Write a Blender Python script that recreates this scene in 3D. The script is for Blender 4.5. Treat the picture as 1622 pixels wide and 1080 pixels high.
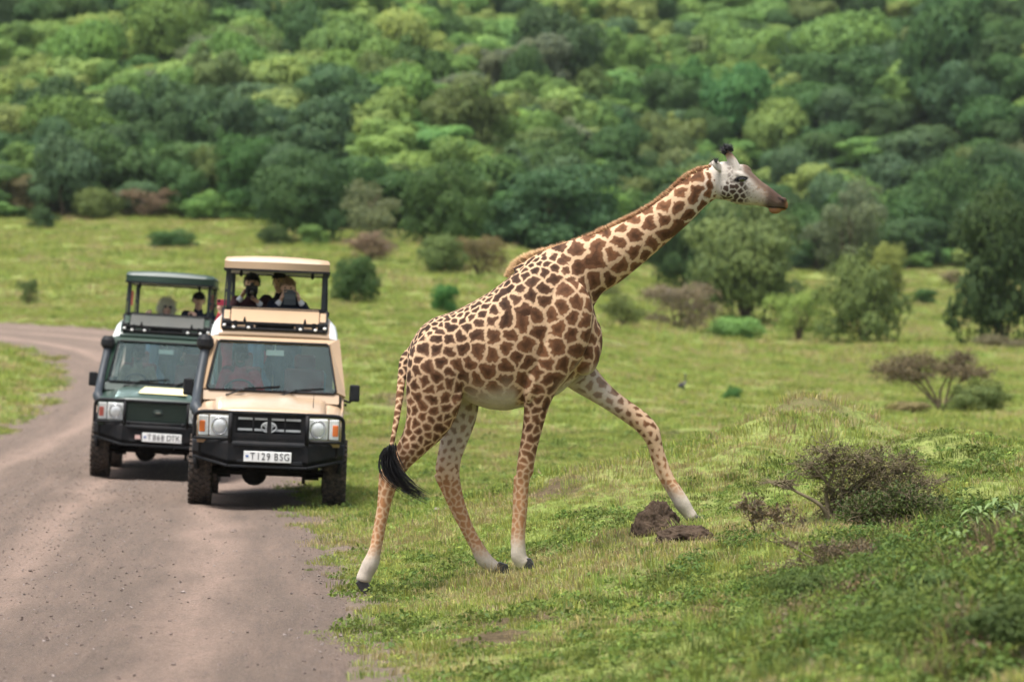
import bpy, bmesh, math, random
import numpy as np
from mathutils import Vector, Matrix, kdtree
R = math.radians
scene = bpy.context.scene
COL = scene.collection
for _o in list(bpy.data.objects):
    bpy.data.objects.remove(_o)

# ------------------------------------------------------------------ camera
CAM_Z = 2.0
FPX = 5400.0                       # focal length in pixels of the 1622 px wide photograph
cam_data = bpy.data.cameras.new('camera')
cam = bpy.data.objects.new('camera', cam_data)
COL.objects.link(cam)
cam.location = (0, 0, CAM_Z)
cam.rotation_euler = (R(90), 0, 0)
cam_data.sensor_width = 36.0
cam_data.lens = FPX * 36.0 / 1622.0
cam_data.clip_start = 0.5
cam_data.clip_end = 3000
cam_data.dof.use_dof = True
cam_data.dof.focus_distance = 28.3
cam_data.dof.aperture_fstop = 2.4
scene.camera = cam

# ------------------------------------------------------------------ light
SUN_EL, SUN_AZ = 74.0, 225.0       # azimuth clockwise from +Y: the sun is high, behind and to the left
world = bpy.data.worlds.new('World')
scene.world = world
world.use_nodes = True
wn = world.node_tree
for n in list(wn.nodes):
    wn.nodes.remove(n)
w_out = wn.nodes.new('ShaderNodeOutputWorld')
w_bg = wn.nodes.new('ShaderNodeBackground')
w_sky = wn.nodes.new('ShaderNodeTexSky')
w_sky.sky_type = 'NISHITA'
w_sky.sun_disc = False
w_sky.sun_elevation = R(SUN_EL)
w_sky.sun_rotation = R(SUN_AZ)
w_sky.air_density = 1.0
w_sky.dust_density = 4.0
w_sky.ozone_density = 1.0
w_hsv = wn.nodes.new('ShaderNodeHueSaturation')
w_hsv.inputs['Saturation'].default_value = 0.5       # an overcast sky is greyer than a clear one
wn.links.new(w_sky.outputs[0], w_hsv.inputs['Color'])
wn.links.new(w_hsv.outputs[0], w_bg.inputs[0])
wn.links.new(w_bg.outputs[0], w_out.inputs[0])
w_bg.inputs[1].default_value = 0.09
sun_d = bpy.data.lights.new('sun', 'SUN')
sun_d.energy = 2.4
sun_d.angle = R(18)
sun_d.color = (1.0, 0.975, 0.94)
sun = bpy.data.objects.new('sun', sun_d)
COL.objects.link(sun)
_az, _el = R(SUN_AZ), R(SUN_EL)
_sv = Vector((math.sin(_az) * math.cos(_el), math.cos(_az) * math.cos(_el), math.sin(_el)))
sun.rotation_euler = _sv.to_track_quat('Z', 'Y').to_euler()
sun.location = (0, 0, 60)
scene.view_settings.view_transform = 'Standard'
scene.view_settings.look = 'None'
scene.view_settings.gamma = 1.0
scene.view_settings.exposure = 1.46
scene.view_settings.use_curve_mapping = False
scene.render.engine = 'CYCLES'
scene.cycles.use_denoising = True
scene.cycles.max_bounces = 6
scene.cycles.diffuse_bounces = 3
scene.cycles.glossy_bounces = 3
scene.cycles.transmission_bounces = 6
scene.cycles.transparent_max_bounces = 12
scene.cycles.caustics_reflective = False
scene.cycles.caustics_refractive = False

# ------------------------------------------------------------------ helpers
rng = np.random.default_rng(11)


def sstep(a, b, x):
    t = np.clip((np.asarray(x, float) - a) / (b - a), 0, 1)
    return t * t * (3 - 2 * t)


def _hash(*k):
    h = np.zeros(np.shape(k[0]), np.int64)
    for i, a in enumerate(k):
        h = h + np.asarray(a).astype(np.int64) * (374761393, 668265263, 1274126177, 974711)[i]
    h = h & 0x7fffffff
    h = ((h ^ (h >> 13)) * 1274126177) & 0x7fffffff
    h = ((h ^ (h >> 16)) * 668265263) & 0x7fffffff
    return ((h >> 8) & 0xffff) / 65535.0


def vn2(x, y, seed=0):
    x = np.asarray(x, float); y = np.asarray(y, float)
    xi, yi = np.floor(x), np.floor(y)
    fx, fy = x - xi, y - yi
    fx = fx * fx * (3 - 2 * fx); fy = fy * fy * (3 - 2 * fy)
    s = np.full(np.shape(xi), seed)
    a, b = _hash(xi, yi, s), _hash(xi + 1, yi, s)
    c, d = _hash(xi, yi + 1, s), _hash(xi + 1, yi + 1, s)
    return (a + (b - a) * fx) * (1 - fy) + (c + (d - c) * fx) * fy - 0.5


def fbm2(x, y, seed=0, octv=4):
    r = 0; a = 1.0
    for i in range(octv):
        r = r + a * vn2(x * 2 ** i + 17.3 * i, y * 2 ** i - 9.1 * i, seed + i)
        a *= 0.5
    return r


def vn3(p, seed=0):
    pi = np.floor(p); f = p - pi
    f = f * f * (3 - 2 * f)
    s = np.full(len(p), seed)
    r = np.zeros(len(p))
    for dx in (0, 1):
        for dy in (0, 1):
            for dz in (0, 1):
                w = (f[:, 0] if dx else 1 - f[:, 0]) * (f[:, 1] if dy else 1 - f[:, 1]) * (f[:, 2] if dz else 1 - f[:, 2])
                r += w * _hash(pi[:, 0] + dx, pi[:, 1] + dy, pi[:, 2] + dz, s)
    return r - 0.5


def mesh_from(name, verts, faces, mats=(), mi=None, smooth=False):
    me = bpy.data.meshes.new(name)
    if isinstance(verts, np.ndarray) and isinstance(faces, np.ndarray):
        n, k = faces.shape
        me.vertices.add(len(verts)); me.vertices.foreach_set('co', np.ascontiguousarray(verts, np.float32).ravel())
        me.loops.add(n * k); me.loops.foreach_set('vertex_index', np.ascontiguousarray(faces, np.int32).ravel())
        me.polygons.add(n)
        me.polygons.foreach_set('loop_start', np.arange(0, n * k, k, dtype=np.int32))
        me.update(calc_edges=True)
    else:
        me.from_pydata([tuple(v) for v in verts], [], [tuple(f) for f in faces])
        me.update()
    for m in mats:
        me.materials.append(m)
    if mi is not None:
        me.polygons.foreach_set('material_index', np.asarray(mi, np.int32))
    if smooth:
        me.polygons.foreach_set('use_smooth', np.ones(len(me.polygons), bool))
    return me


def link(name, data, parent=None):
    o = bpy.data.objects.new(name, data)
    COL.objects.link(o)
    if parent is not None:
        o.parent = parent
    return o


def tag(o, label=None, cat=None, group=None, kind=None):
    if label: o['label'] = label
    if cat: o['category'] = cat
    if group: o['group'] = group
    if kind: o['kind'] = kind
    return o


def empty(name, loc=(0, 0, 0), rz=0.0):
    o = link(name, None)
    o.location = loc
    o.rotation_euler = (0, 0, rz)
    o.empty_display_size = 0.2
    return o


def catmull(pts, sub=4):
    p = np.asarray(pts, float)
    q = np.vstack([2 * p[0] - p[1], p, 2 * p[-1] - p[-2]])
    out = []
    for i in range(1, len(q) - 2):
        for k in range(sub):
            t = k / sub
            out.append(0.5 * ((2 * q[i]) + (-q[i - 1] + q[i + 1]) * t + (2 * q[i - 1] - 5 * q[i] + 4 * q[i + 1] - q[i + 2]) * t * t
                              + (-q[i - 1] + 3 * q[i] - 3 * q[i + 1] + q[i + 2]) * t ** 3))
    out.append(p[-1])
    return np.array(out)


class MB:
    """collects shapes into one mesh"""
    def __init__(self):
        self.v = []; self.f = []; self.m = []

    def add(self, v, f, mi=0):
        o = len(self.v)
        self.v += [tuple(float(c) for c in q) for q in v]
        self.f += [tuple(int(i) + o for i in q) for q in f]
        self.m += [mi] * len(f)
        return self

    def box(self, c, s, rot=None, mi=0, taper=None):
        x, y, z = (k / 2 for k in s)
        tx, ty = taper or (1, 1)
        v = [(-x, -y, -z), (x, -y, -z), (x, y, -z), (-x, y, -z), (-x * tx, -y * ty, z), (x * tx, -y * ty, z), (x * tx, y * ty, z), (-x * tx, y * ty, z)]
        M = Matrix.Identity(3) if rot is None else rot
        v = [M @ Vector(q) + Vector(c) for q in v]
        return self.add(v, [(0, 3, 2, 1), (4, 5, 6, 7), (0, 1, 5, 4), (1, 2, 6, 5), (2, 3, 7, 6), (3, 0, 4, 7)], mi)

    def bar(self, a, b, w, h, mi=0, up=(0, 0, 1)):
        a, b = Vector(a), Vector(b)
        d = (b - a); L = d.length; d.normalize()
        u = Vector(up)
        if abs(d.dot(u)) > 0.97: u = Vector((0, 1, 0))
        s = d.cross(u).normalized(); t = s.cross(d).normalized()
        M = Matrix((s, d, t)).transposed()
        return self.box((a + b) / 2, (w, L, h), M, mi)

    def tube(self, pts, rad, n=8, mi=0, cap=True, closed=False):
        pts = [Vector(p) for p in pts]
        if np.isscalar(rad): rad = [rad] * len(pts)
        rings = []
        prev = None
        N = len(pts)
        for i, p in enumerate(pts):
            if closed: d = pts[(i + 1) % N] - pts[i - 1]
            else: d = pts[min(i + 1, N - 1)] - pts[max(i - 1, 0)]
            if d.length < 1e-9: d = Vector((0, 0, 1))
            d.normalize()
            if prev is None:
                a = Vector((0, 0, 1)) if abs(d.z) < 0.9 else Vector((1, 0, 0))
                s = d.cross(a).normalized()
            else:
                s = prev - d * prev.dot(d)
                s = s.normalized() if s.length > 1e-6 else d.orthogonal().normalized()
            prev = s
            t = d.cross(s)
            rings.append([p + (s * math.cos(2 * math.pi * k / n) + t * math.sin(2 * math.pi * k / n)) * rad[i] for k in range(n)])
        v = [q for r in rings for q in r]
        f = []
        for i in range(N if closed else N - 1):
            j = (i + 1) % N
            for k in range(n):
                f.append((i * n + k, i * n + (k + 1) % n, j * n + (k + 1) % n, j * n + k))
        if cap and not closed:
            f.append(tuple(range(n - 1, -1, -1)))
            f.append(tuple((N - 1) * n + k for k in range(n)))
        return self.add(v, f, mi)

    def grid(self, P, mi=0, flip=False):
        """P: rows x cols x 3"""
        P = np.asarray(P, float)
        r, c = P.shape[:2]
        f = []
        for i in range(r - 1):
            for j in range(c - 1):
                q = (i * c + j, i * c + j + 1, (i + 1) * c + j + 1, (i + 1) * c + j)
                f.append(q[::-1] if flip else q)
        return self.add(P.reshape(-1, 3), f, mi)

    def loft(self, secs, n=20, mi=0, power=2.0):
        """secs: (centre, u vector, v vector): closed superellipse rings with rounded caps"""
        v = []; f = []
        for c, u, w in secs:
            for k in range(n):
                a = 2 * math.pi * k / n
                ca, sa = math.cos(a), math.sin(a)
                e = 2.0 / power
                v.append(np.asarray(c) + np.asarray(u) * math.copysign(abs(ca) ** e, ca) + np.asarray(w) * math.copysign(abs(sa) ** e, sa))
        m = len(secs)
        for i in range(m - 1):
            for k in range(n):
                f.append((i * n + k, i * n + (k + 1) % n, (i + 1) * n + (k + 1) % n, (i + 1) * n + k))
        v.append(np.asarray(secs[0][0])); v.append(np.asarray(secs[-1][0]))
        for k in range(n):
            f.append((m * n, (k + 1) % n, k))
            f.append((m * n + 1, (m - 1) * n + k, (m - 1) * n + (k + 1) % n))
        return self.add(v, f, mi)

    def ball(self, c, r, n=12, m=8, mi=0, rot=None):
        if np.isscalar(r): r = (r, r, r)
        v = []; f = []
        Mx = rot or Matrix.Identity(3)
        for i in range(1, m):
            th = math.pi * i / m
            for k in range(n):
                a = 2 * math.pi * k / n
                v.append(Mx @ Vector((r[0] * math.sin(th) * math.cos(a), r[1] * math.sin(th) * math.sin(a), r[2] * math.cos(th))) + Vector(c))
        v.append(Mx @ Vector((0, 0, r[2])) + Vector(c)); v.append(Mx @ Vector((0, 0, -r[2])) + Vector(c))
        T = (m - 1) * n
        for i in range(m - 2):
            for k in range(n):
                f.append((i * n + k, (i + 1) * n + k, (i + 1) * n + (k + 1) % n, i * n + (k + 1) % n))
        for k in range(n):
            f.append((T, k, (k + 1) % n))
            f.append((T + 1, (m - 2) * n + (k + 1) % n, (m - 2) * n + k))
        return self.add(v, f, mi)

    def prism(self, poly, y0, y1, mi=0):
        """polygon in x,z extruded along y"""
        n = len(poly)
        v = [(x, y0, z) for x, z in poly] + [(x, y1, z) for x, z in poly]
        f = [tuple(range(n)), tuple(range(2 * n - 1, n - 1, -1))]
        for i in range(n):
            j = (i + 1) % n
            f.append((i, i + n, j + n, j))
        return self.add(v, f, mi)

    def mesh(self, name, mats, smooth=False):
        if not isinstance(mats, (list, tuple)): mats = [mats]
        me = mesh_from(name, self.v, self.f, mats, self.m, smooth)
        bm = bmesh.new(); bm.from_mesh(me)
        bmesh.ops.recalc_face_normals(bm, faces=bm.faces)
        bm.to_mesh(me); bm.free()
        return me

    def build(self, name, mats, parent=None, smooth=False, bevel=0.0, seg=2, solid=0.0, subsurf=0):
        o = link(name, self.mesh(name, mats, smooth), parent)
        if solid:
            md = o.modifiers.new('solid', 'SOLIDIFY'); md.thickness = solid; md.offset = -1
        if subsurf:
            md = o.modifiers.new('sub', 'SUBSURF'); md.levels = subsurf; md.render_levels = subsurf
        if bevel:
            md = o.modifiers.new('bevel', 'BEVEL'); md.width = bevel; md.segments = seg; md.limit_method = 'ANGLE'; md.angle_limit = R(35)
            md.harden_normals = False
        return o


# ------------------------------------------------------------------ materials
class NT:
    def __init__(self, name):
        self.mat = bpy.data.materials.new(name)
        self.mat.use_nodes = True
        self.t = self.mat.node_tree
        self.out = [n for n in self.t.nodes if n.type == 'OUTPUT_MATERIAL'][0]
        self.p = [n for n in self.t.nodes if n.type == 'BSDF_PRINCIPLED'][0]

    def n(self, kind, **kw):
        nd = self.t.nodes.new(kind)
        for k, v in kw.items():
            if hasattr(nd, k): setattr(nd, k, v)
            else: self.set(nd, k, v)
        return nd

    def set(self, nd, k, v):
        s = nd.inputs[k]
        if hasattr(v, 'is_output'): self.t.links.new(v, s)
        else: s.default_value = v

    def lk(self, a, b):
        self.t.links.new(a, b)

    def noise(self, scale, detail=4, rough=0.55, vec=None, dist=0.0):
        nd = self.n('ShaderNodeTexNoise')
        nd.inputs['Scale'].default_value = scale
        nd.inputs['Detail'].default_value = detail
        nd.inputs['Roughness'].default_value = rough
        nd.inputs['Distortion'].default_value = dist
        if vec is not None: self.lk(vec, nd.inputs['Vector'])
        return nd.outputs[0]

    def ramp(self, fac, stops, interp='LINEAR'):
        nd = self.n('ShaderNodeValToRGB')
        cr = nd.color_ramp
        cr.interpolation = interp
        while len(cr.elements) > 1: cr.elements.remove(cr.elements[-1])
        for i, (p, c) in enumerate(stops):
            e = cr.elements[0] if i == 0 else cr.elements.new(p)
            e.position = p
            e.color = (c, c, c, 1) if np.isscalar(c) else (*c, 1)
        self.lk(fac, nd.inputs[0])
        return nd.outputs[0]

    def mix(self, fac, a, b, mode='MIX'):
        nd = self.n('ShaderNodeMixRGB', blend_type=mode)
        for i, q in enumerate((fac, a, b)):
            if hasattr(q, 'is_output'): self.lk(q, nd.inputs[i])
            elif i == 0: nd.inputs[0].default_value = q
            else: nd.inputs[i].default_value = (*q, 1)
        return nd.outputs[0]

    def math(self, op, a, b=None, clamp=False):
        nd = self.n('ShaderNodeMath', operation=op)
        nd.use_clamp = clamp
        for i, q in enumerate((a, b)):
            if q is None: continue
            if hasattr(q, 'is_output'): self.lk(q, nd.inputs[i])
            else: nd.inputs[i].default_value = q
        return nd.outputs[0]

    def attr(self, name, out='Fac'):
        nd = self.n('ShaderNodeAttribute', attribute_name=name)
        return nd.outputs[out]

    def bump(self, h, strength=0.4, dist=0.02, to=None):
        nd = self.n('ShaderNodeBump')
        nd.inputs['Strength'].default_value = strength
        nd.inputs['Distance'].default_value = dist
        self.lk(h, nd.inputs['Height'])
        self.lk(nd.outputs[0], (to or self.p).inputs['Normal'])
        return nd.outputs[0]

    def coords(self, kind='Object'):
        return self.n('ShaderNodeTexCoord').outputs[kind]


def simple_mat(name, col, rough=0.6, metal=0.0, var=0.12, scale=6.0, bump=0.0, bscale=60.0, spec=0.4, coat=0.0, dirt=None):
    m = NT(name)
    co = m.coords()
    nz = m.noise(scale, 5, 0.6, co)
    c = m.mix(m.ramp(nz, [(0.3, 0.0), (0.7, 1.0)]), tuple(k * (1 - var) for k in col), tuple(min(1, k * (1 + var)) for k in col))
    if dirt:
        dcol, amt = dirt
        d = m.ramp(m.noise(scale * 2.3, 6, 0.65, co), [(0.42, 0.0), (0.75, amt)])
        c = m.mix(d, c, dcol)
    m.lk(c, m.p.inputs['Base Color'])
    m.p.inputs['Roughness'].default_value = rough
    m.p.inputs['Metallic'].default_value = metal
    m.p.inputs['Specular IOR Level'].default_value = min(spec, .12) if rough > .84 else spec
    m.p.inputs['Coat Weight'].default_value = coat
    m.p.inputs['Coat Roughness'].default_value = 0.15
    if bump:
        m.bump(m.noise(bscale, 4, 0.6, co), bump, 0.01)
    return m.mat


def leaf_mat(name, col=None, trans=0.3, rand=0.0, rough=0.55):
    """foliage: colour of its own or the object's colour, varied leaf by leaf"""
    m = NT(name)
    tone = m.attr('tone')
    if col is None:
        base = m.n('ShaderNodeObjectInfo').outputs['Color']
    else:
        base = m.n('ShaderNodeRGB'); base.outputs[0].default_value = (*col, 1); base = base.outputs[0]
    if rand:
        rr = m.n('ShaderNodeObjectInfo').outputs['Random']
        hs = m.n('ShaderNodeHueSaturation')
        m.lk(base, hs.inputs['Color'])
        m.lk(m.math('ADD', m.math('MULTIPLY', rr, 0.06 * rand), 0.5 - 0.03 * rand), hs.inputs['Hue'])
        m.lk(m.math('ADD', m.math('MULTIPLY', rr, 0.5 * rand), 1 - 0.25 * rand), hs.inputs['Value'])
        base = hs.outputs[0]
    yel = m.mix(1.0, base, (1.15, 1.09, 0.72), 'MULTIPLY')
    dk = m.mix(1.0, base, (0.62, 0.72, 0.8), 'MULTIPLY')
    c = m.mix(m.ramp(tone, [(0.0, 0.0), (1.0, 1.0)]), dk, yel)
    m.lk(c, m.p.inputs['Base Color'])
    m.p.inputs['Roughness'].default_value = rough
    m.p.inputs['Specular IOR Level'].default_value = 0.08
    tr = m.n('ShaderNodeBsdfTranslucent')
    m.lk(c, tr.inputs[0])
    mx = m.n('ShaderNodeMixShader')
    mx.inputs[0].default_value = trans
    m.lk(m.p.outputs[0], mx.inputs[1]); m.lk(tr.outputs[0], mx.inputs[2])
    m.lk(mx.outputs[0], m.out.inputs[0])
    return m.mat


# ------------------------------------------------------------------ terrain
ROAD_HW = 2.95
_rc = catmull([(-3.0, -40), (-3.05, -10), (-3.35, 8), (-3.8, 20), (-4.45, 30), (-5.25, 40), (-6.0, 52), (-6.3, 64), (-7.0, 76), (-8.9, 86.5), (-12.3, 94), (-18.3, 100), (-28, 106), (-46, 114), (-75, 124)], 14)
_rl = np.concatenate([[0], np.cumsum(np.linalg.norm(np.diff(_rc, axis=0), axis=1))])


def road_dist(X, Y):
    """signed distance to the road's centre line (positive on the right, seen from the camera) and length along it"""
    X = np.asarray(X, float).ravel(); Y = np.asarray(Y, float).ravel()
    best = np.full(len(X), 1e9); sg = np.zeros(len(X)); al = np.zeros(len(X))
    near = (X < 15) & (Y < 140)
    xi = np.where(near)[0]
    best[~near] = 100; sg[~near] = 100
    a = _rc[:-1]; d = np.diff(_rc, axis=0); L = np.linalg.norm(d, axis=1)
    for s in range(0, len(xi), 20000):
        ii = xi[s:s + 20000]
        px = X[ii][:, None] - a[None, :, 0]; py = Y[ii][:, None] - a[None, :, 1]
        t = np.clip((px * d[:, 0] + py * d[:, 1]) / L ** 2, 0, 1)
        dx = px - t * d[:, 0]; dy = py - t * d[:, 1]
        D = np.hypot(dx, dy)
        k = D.argmin(1); r = np.arange(len(ii))
        best[ii] = D[r, k]
        cr = d[k, 0] * py[r, k] - d[k, 1] * px[r, k]
        sg[ii] = np.where(cr < 0, 1, -1) * D[r, k]
        al[ii] = _rl[k] + t[r, k] * L[k]
    return sg, al


_PL = ([-80, 0, 20, 28, 40, 48, 60, 75, 90, 105, 130, 160, 200, 215, 250, 300, 350, 400, 480, 560, 700],
       [0, 0, 0, -.06, .06, .08, .3, .95, 1.9, 2.75, 4.2, 6.0, 8.8, 9.8, 16.5, 26.5, 37, 49, 68, 84, 100])
_PR = ([-80, 0, 20, 28, 40, 48, 60, 76, 100, 150, 200, 250, 275, 300, 350, 400, 480, 560, 700],
       [0, 0, 0, -.06, .06, .1, .3, .55, .95, 1.86, 4.0, 7.1, 11.5, 17, 29, 42, 62, 80, 98])


def _prof(P, Y):
    r = 0
    for o, w in ((-.1, .2), (-.05, .2), (0, .2), (.05, .2), (.1, .2)):
        r = r + w * np.interp(Y * (1 + o), P[0], P[1])
    return r


BARE = [  # bare soil: photo x, photo y, radius in metres (x, y), strength
    (880, 778, .4, .7, .72), (760, 1015, .45, .7, .8), (690, 1000, .4, .5, .6), (800, 985, .5, .4, .7), (1090, 870, .5, .4, .7), (700, 915, .5, .35, .5),
    (870, 900, .35, .4, .5), (1150, 690, 2.0, 1.0, .8), (1060, 685, 1.0, .9, .8), (640, 635, 1.0, 2.2, .7), (690, 725, .5, .8, .6), (1010, 725, .35, .6, .8), (1300, 990, .5, .4, .55),
    (1240, 690, 1.2, 1, .5), (1500, 700, 1.0, 1.0, .5), (955, 545, 2, 3, .5), (600, 1000, .5, 1.5, .4), (950, 930, .7, .5, .4)]


GP = lambda px, py, d: ((px - 811) / FPX * d, d, CAM_Z + (540 - py) / FPX * d)
PADS = [(*GP(582, 940, 27.86), .42), (*GP(800, 913, 28.14), .42), (*GP(836, 900, 27.86), .36), (*GP(1108, 838, 28.14), .5)]      # ground under the giraffe's hooves
V1D, V2D = 40.1, 48.4
V1X, V2X = (422 - 811) / FPX * V1D, (246 - 811) / FPX * V2D
V1R, V2R = 2.4, 3.4                                                    # sideways tilt of the two vehicles on the uneven road, degrees
TILT = [(V1X, V1D + .6, .055, V1R, 1.5, 2.6), (V2X, V2D + .6, .040, V2R, 1.4, 2.4)]


def height(X, Y, detail=True):
    z = _height(X, Y, detail)
    X = np.asarray(X, float); Y = np.asarray(Y, float)
    for x0, y0, z0, tl, rx, ry in TILT:
        w = np.exp(-np.maximum(0, (np.abs(X - x0) / rx)) ** 4 - (np.abs(Y - y0) / ry) ** 4)
        z = z + w * (z0 - math.tan(R(tl)) * (X - x0) - z)
    num = 0; den = 1e-9; wm = 0
    for x0, y0, z0, rr in PADS:
        w = np.exp(-(((X - x0) ** 2 + (Y - y0) ** 2) / rr ** 2))
        num = num + w * z0; den = den + w; wm = np.maximum(wm, w)
    return z + np.clip(wm * 1.15, 0, 1) * (num / den - z)


def _height(X, Y, detail=True):
    shp = np.shape(X)
    X = np.asarray(X, float).ravel(); Y = np.asarray(Y, float).ravel()
    t = sstep(-.04, .085, X / np.maximum(Y, 30))
    z = _prof(_PL, Y) * (1 - t) + _prof(_PR, Y) * t
    far = sstep(210, 260, Y)
    # spur on the right and the gully behind it
    z = z + 8.0 * np.exp(-((Y - 292) / 26) ** 2) * sstep(20, 52, X) - 5.0 * np.exp(-((Y - 345) / 26) ** 2) * sstep(14, 50, X) * (1 - sstep(80, 120, X))
    z = z + far * 7.0 * fbm2(X / 55, Y / 55, 5, 3)
    sd, al = road_dist(X, Y)
    e = sd - ROAD_HW
    off = sstep(-.2, 1.6, np.abs(sd) - ROAD_HW)
    # verge bank on the right
    b = .50 * sstep(.2, 3.3, e) + .25 * sstep(3.0, 5.2, e)
    b = b * (1 - .8 * sstep(6.5, 13, e)) * (1 - sstep(36.5, 42.5, Y)) * sstep(2, 12, Y) * (1 + .32 * sstep(30, 35, Y))
    z = z + b * (1 + .55 * fbm2(X / 1.1, Y / 1.6, 141, 2) * detail)
    # low bank left of the road
    z = z + .45 * sstep(.3, 2.2, -sd - ROAD_HW) * (1 - sstep(3, 9, -sd - ROAD_HW)) * sstep(40, 60, Y) * (1 - sstep(84, 96, Y))
    if detail:
        near = 1 - sstep(60, 110, Y)
        z = z + off * (.16 * fbm2(X / 3.2, Y / 4.5, 21, 3) + near * .07 * fbm2(X / .55, Y / .7, 31, 3))
        z = z + off * sstep(50, 90, Y) * .25 * fbm2(X / 9, Y / 12, 41, 3)
    return z.reshape(shp)


def on_ground(px, py, dmin=12.0, dmax=460.0):
    """point of the terrain seen at a pixel of the photograph"""
    d = np.concatenate([np.arange(dmin, 60, .1), np.arange(60, dmax, .4)])
    X = (px - 811) / FPX * d
    z = height(X, d, False)
    y = 540 + FPX * (CAM_Z - z) / d
    k = np.where(y <= py)[0]
    i = k[0] if len(k) else len(d) - 1
    return float(X[i]), float(d[i])


def at(px, py, d):
    return Vector(((px - 811) / FPX * d, d, CAM_Z + (540 - py) / FPX * d))


def hz(x, y, detail=True):
    return float(height(np.array([x]), np.array([y]), detail)[0])


BARE_W = []
for px, py, rx, ry, s in BARE:
    bx_, by_ = on_ground(px, py)
    BARE_W.append((bx_, by_, rx, ry, s))


def bare_amount(X, Y):
    b = np.zeros(np.shape(X))
    wob = .6 * fbm2(X / .5, Y / .5, 77, 3)
    for x, y, rx, ry, s in BARE_W:
        q = ((X - x) / rx) ** 2 + ((Y - y) / ry) ** 2
        b = np.maximum(b, s * (1 - sstep(.35, 1.3, q + wob)))
    return b


# ground sheet
_ys = [-20.0]
while _ys[-1] < 520:
    _ys.append(_ys[-1] + max(.14, .0062 * abs(_ys[-1])) if _ys[-1] > 10 else _ys[-1] + 1.2)
_ys = np.array(_ys)
_s = np.linspace(-1, 1, 301)
_u = np.sign(_s) * (.35 * np.abs(_s) + .65 * np.abs(_s) ** 2.6)
GX = _u[None, :] * (18 + .62 * np.maximum(_ys, 0))[:, None]
GY = np.repeat(_ys[:, None], len(_u), 1)
GZ = height(GX, GY)
_sd, _al = road_dist(GX, GY)
_cut = (1 - sstep(ROAD_HW - .55, ROAD_HW + .1, np.abs(_sd))).reshape(GX.shape)
GZ = GZ - .09 * _cut
_nr, _nc = GX.shape
_i = np.arange(_nr * _nc).reshape(_nr, _nc)
_f = np.stack([_i[:-1, :-1], _i[:-1, 1:], _i[1:, 1:], _i[1:, :-1]], -1).reshape(-1, 4)


def ground_mat():
    m = NT('meadow_ground')
    co = m.coords()
    big = m.noise(.22, 5, .6, co)
    mid = m.noise(1.7, 5, .62, co)
    fine = m.noise(14, 5, .65, co)
    g = m.ramp(big, [(.32, (.165, .20, .055)), (.5, (.22, .255, .075)), (.68, (.28, .29, .105))])
    g = m.mix(m.ramp(mid, [(.38, 0.0), (.62, .75)]), g, (.17, .225, .045))
    g = m.mix(m.ramp(m.noise(.9, 6, .7, co), [(.58, 0.0), (.74, .7)]), g, (.31, .27, .14))
    g = m.mix(m.ramp(fine, [(.34, .75), (.58, 0.0)]), g, (.085, .10, .03))
    soil = m.mix(m.ramp(fine, [(.35, 0.0), (.65, 1.0)]), (.05, .032, .02), (.13, .088, .058))
    bare = m.math('ADD', m.attr('bare'), m.math('MULTIPLY', m.math('SUBTRACT', fine, .5), .7))
    c = m.mix(m.ramp(bare, [(.3, 0.0), (.62, .92)]), g, soil)
    vg = m.math('ADD', m.attr('verge'), m.math('MULTIPLY', m.math('SUBTRACT', fine, .5), .9))
    c = m.mix(m.ramp(vg, [(.25, 0.0), (.6, .95)]), c, m.mix(fine, (.10, .075, .06), (.2, .15, .12)))
    fl = m.attr('wood')
    c = m.mix(fl, c, (.06, .09, .03))
    m.lk(c, m.p.inputs['Base Color'])
    m.p.inputs['Roughness'].default_value = .95
    m.p.inputs['Specular IOR Level'].default_value = .1
    m.bump(m.noise(22, 6, .7, co), .8, .05)
    return m.mat


MAT_GROUND = ground_mat()
gme = mesh_from('meadow', np.stack([GX, GY, GZ], -1).reshape(-1, 3), _f, [MAT_GROUND], smooth=True)
_a = gme.attributes.new('bare', 'FLOAT', 'POINT')
_edge = 1 - sstep(.0, .45, np.abs(_sd) - ROAD_HW + .5 * fbm2(GX.ravel() / .7, GY.ravel() / .7, 91, 3))
_a.data.foreach_set('value', bare_amount(GX.ravel(), GY.ravel()).astype(np.float32))
_a = gme.attributes.new('verge', 'FLOAT', 'POINT'); _a.data.foreach_set('value', _edge.astype(np.float32))
_treeline = lambda X, Y: np.interp(811 + FPX * X / np.maximum(Y, 20), [0, 420, 560, 800, 1100, 1300, 1622], [345, 350, 385, 395, 425, 430, 425])
_py = 540 + FPX * (CAM_Z - GZ) / np.maximum(GY, 20)
_a = gme.attributes.new('wood', 'FLOAT', 'POINT')
_a.data.foreach_set('value', (sstep(4, -14, _py - _treeline(GX, GY)) * (GY > 100)).ravel().astype(np.float32) * .85)
ground = tag(link('ground', gme), 'green savanna meadow rising to a wooded hillside', kind='structure')


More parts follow.
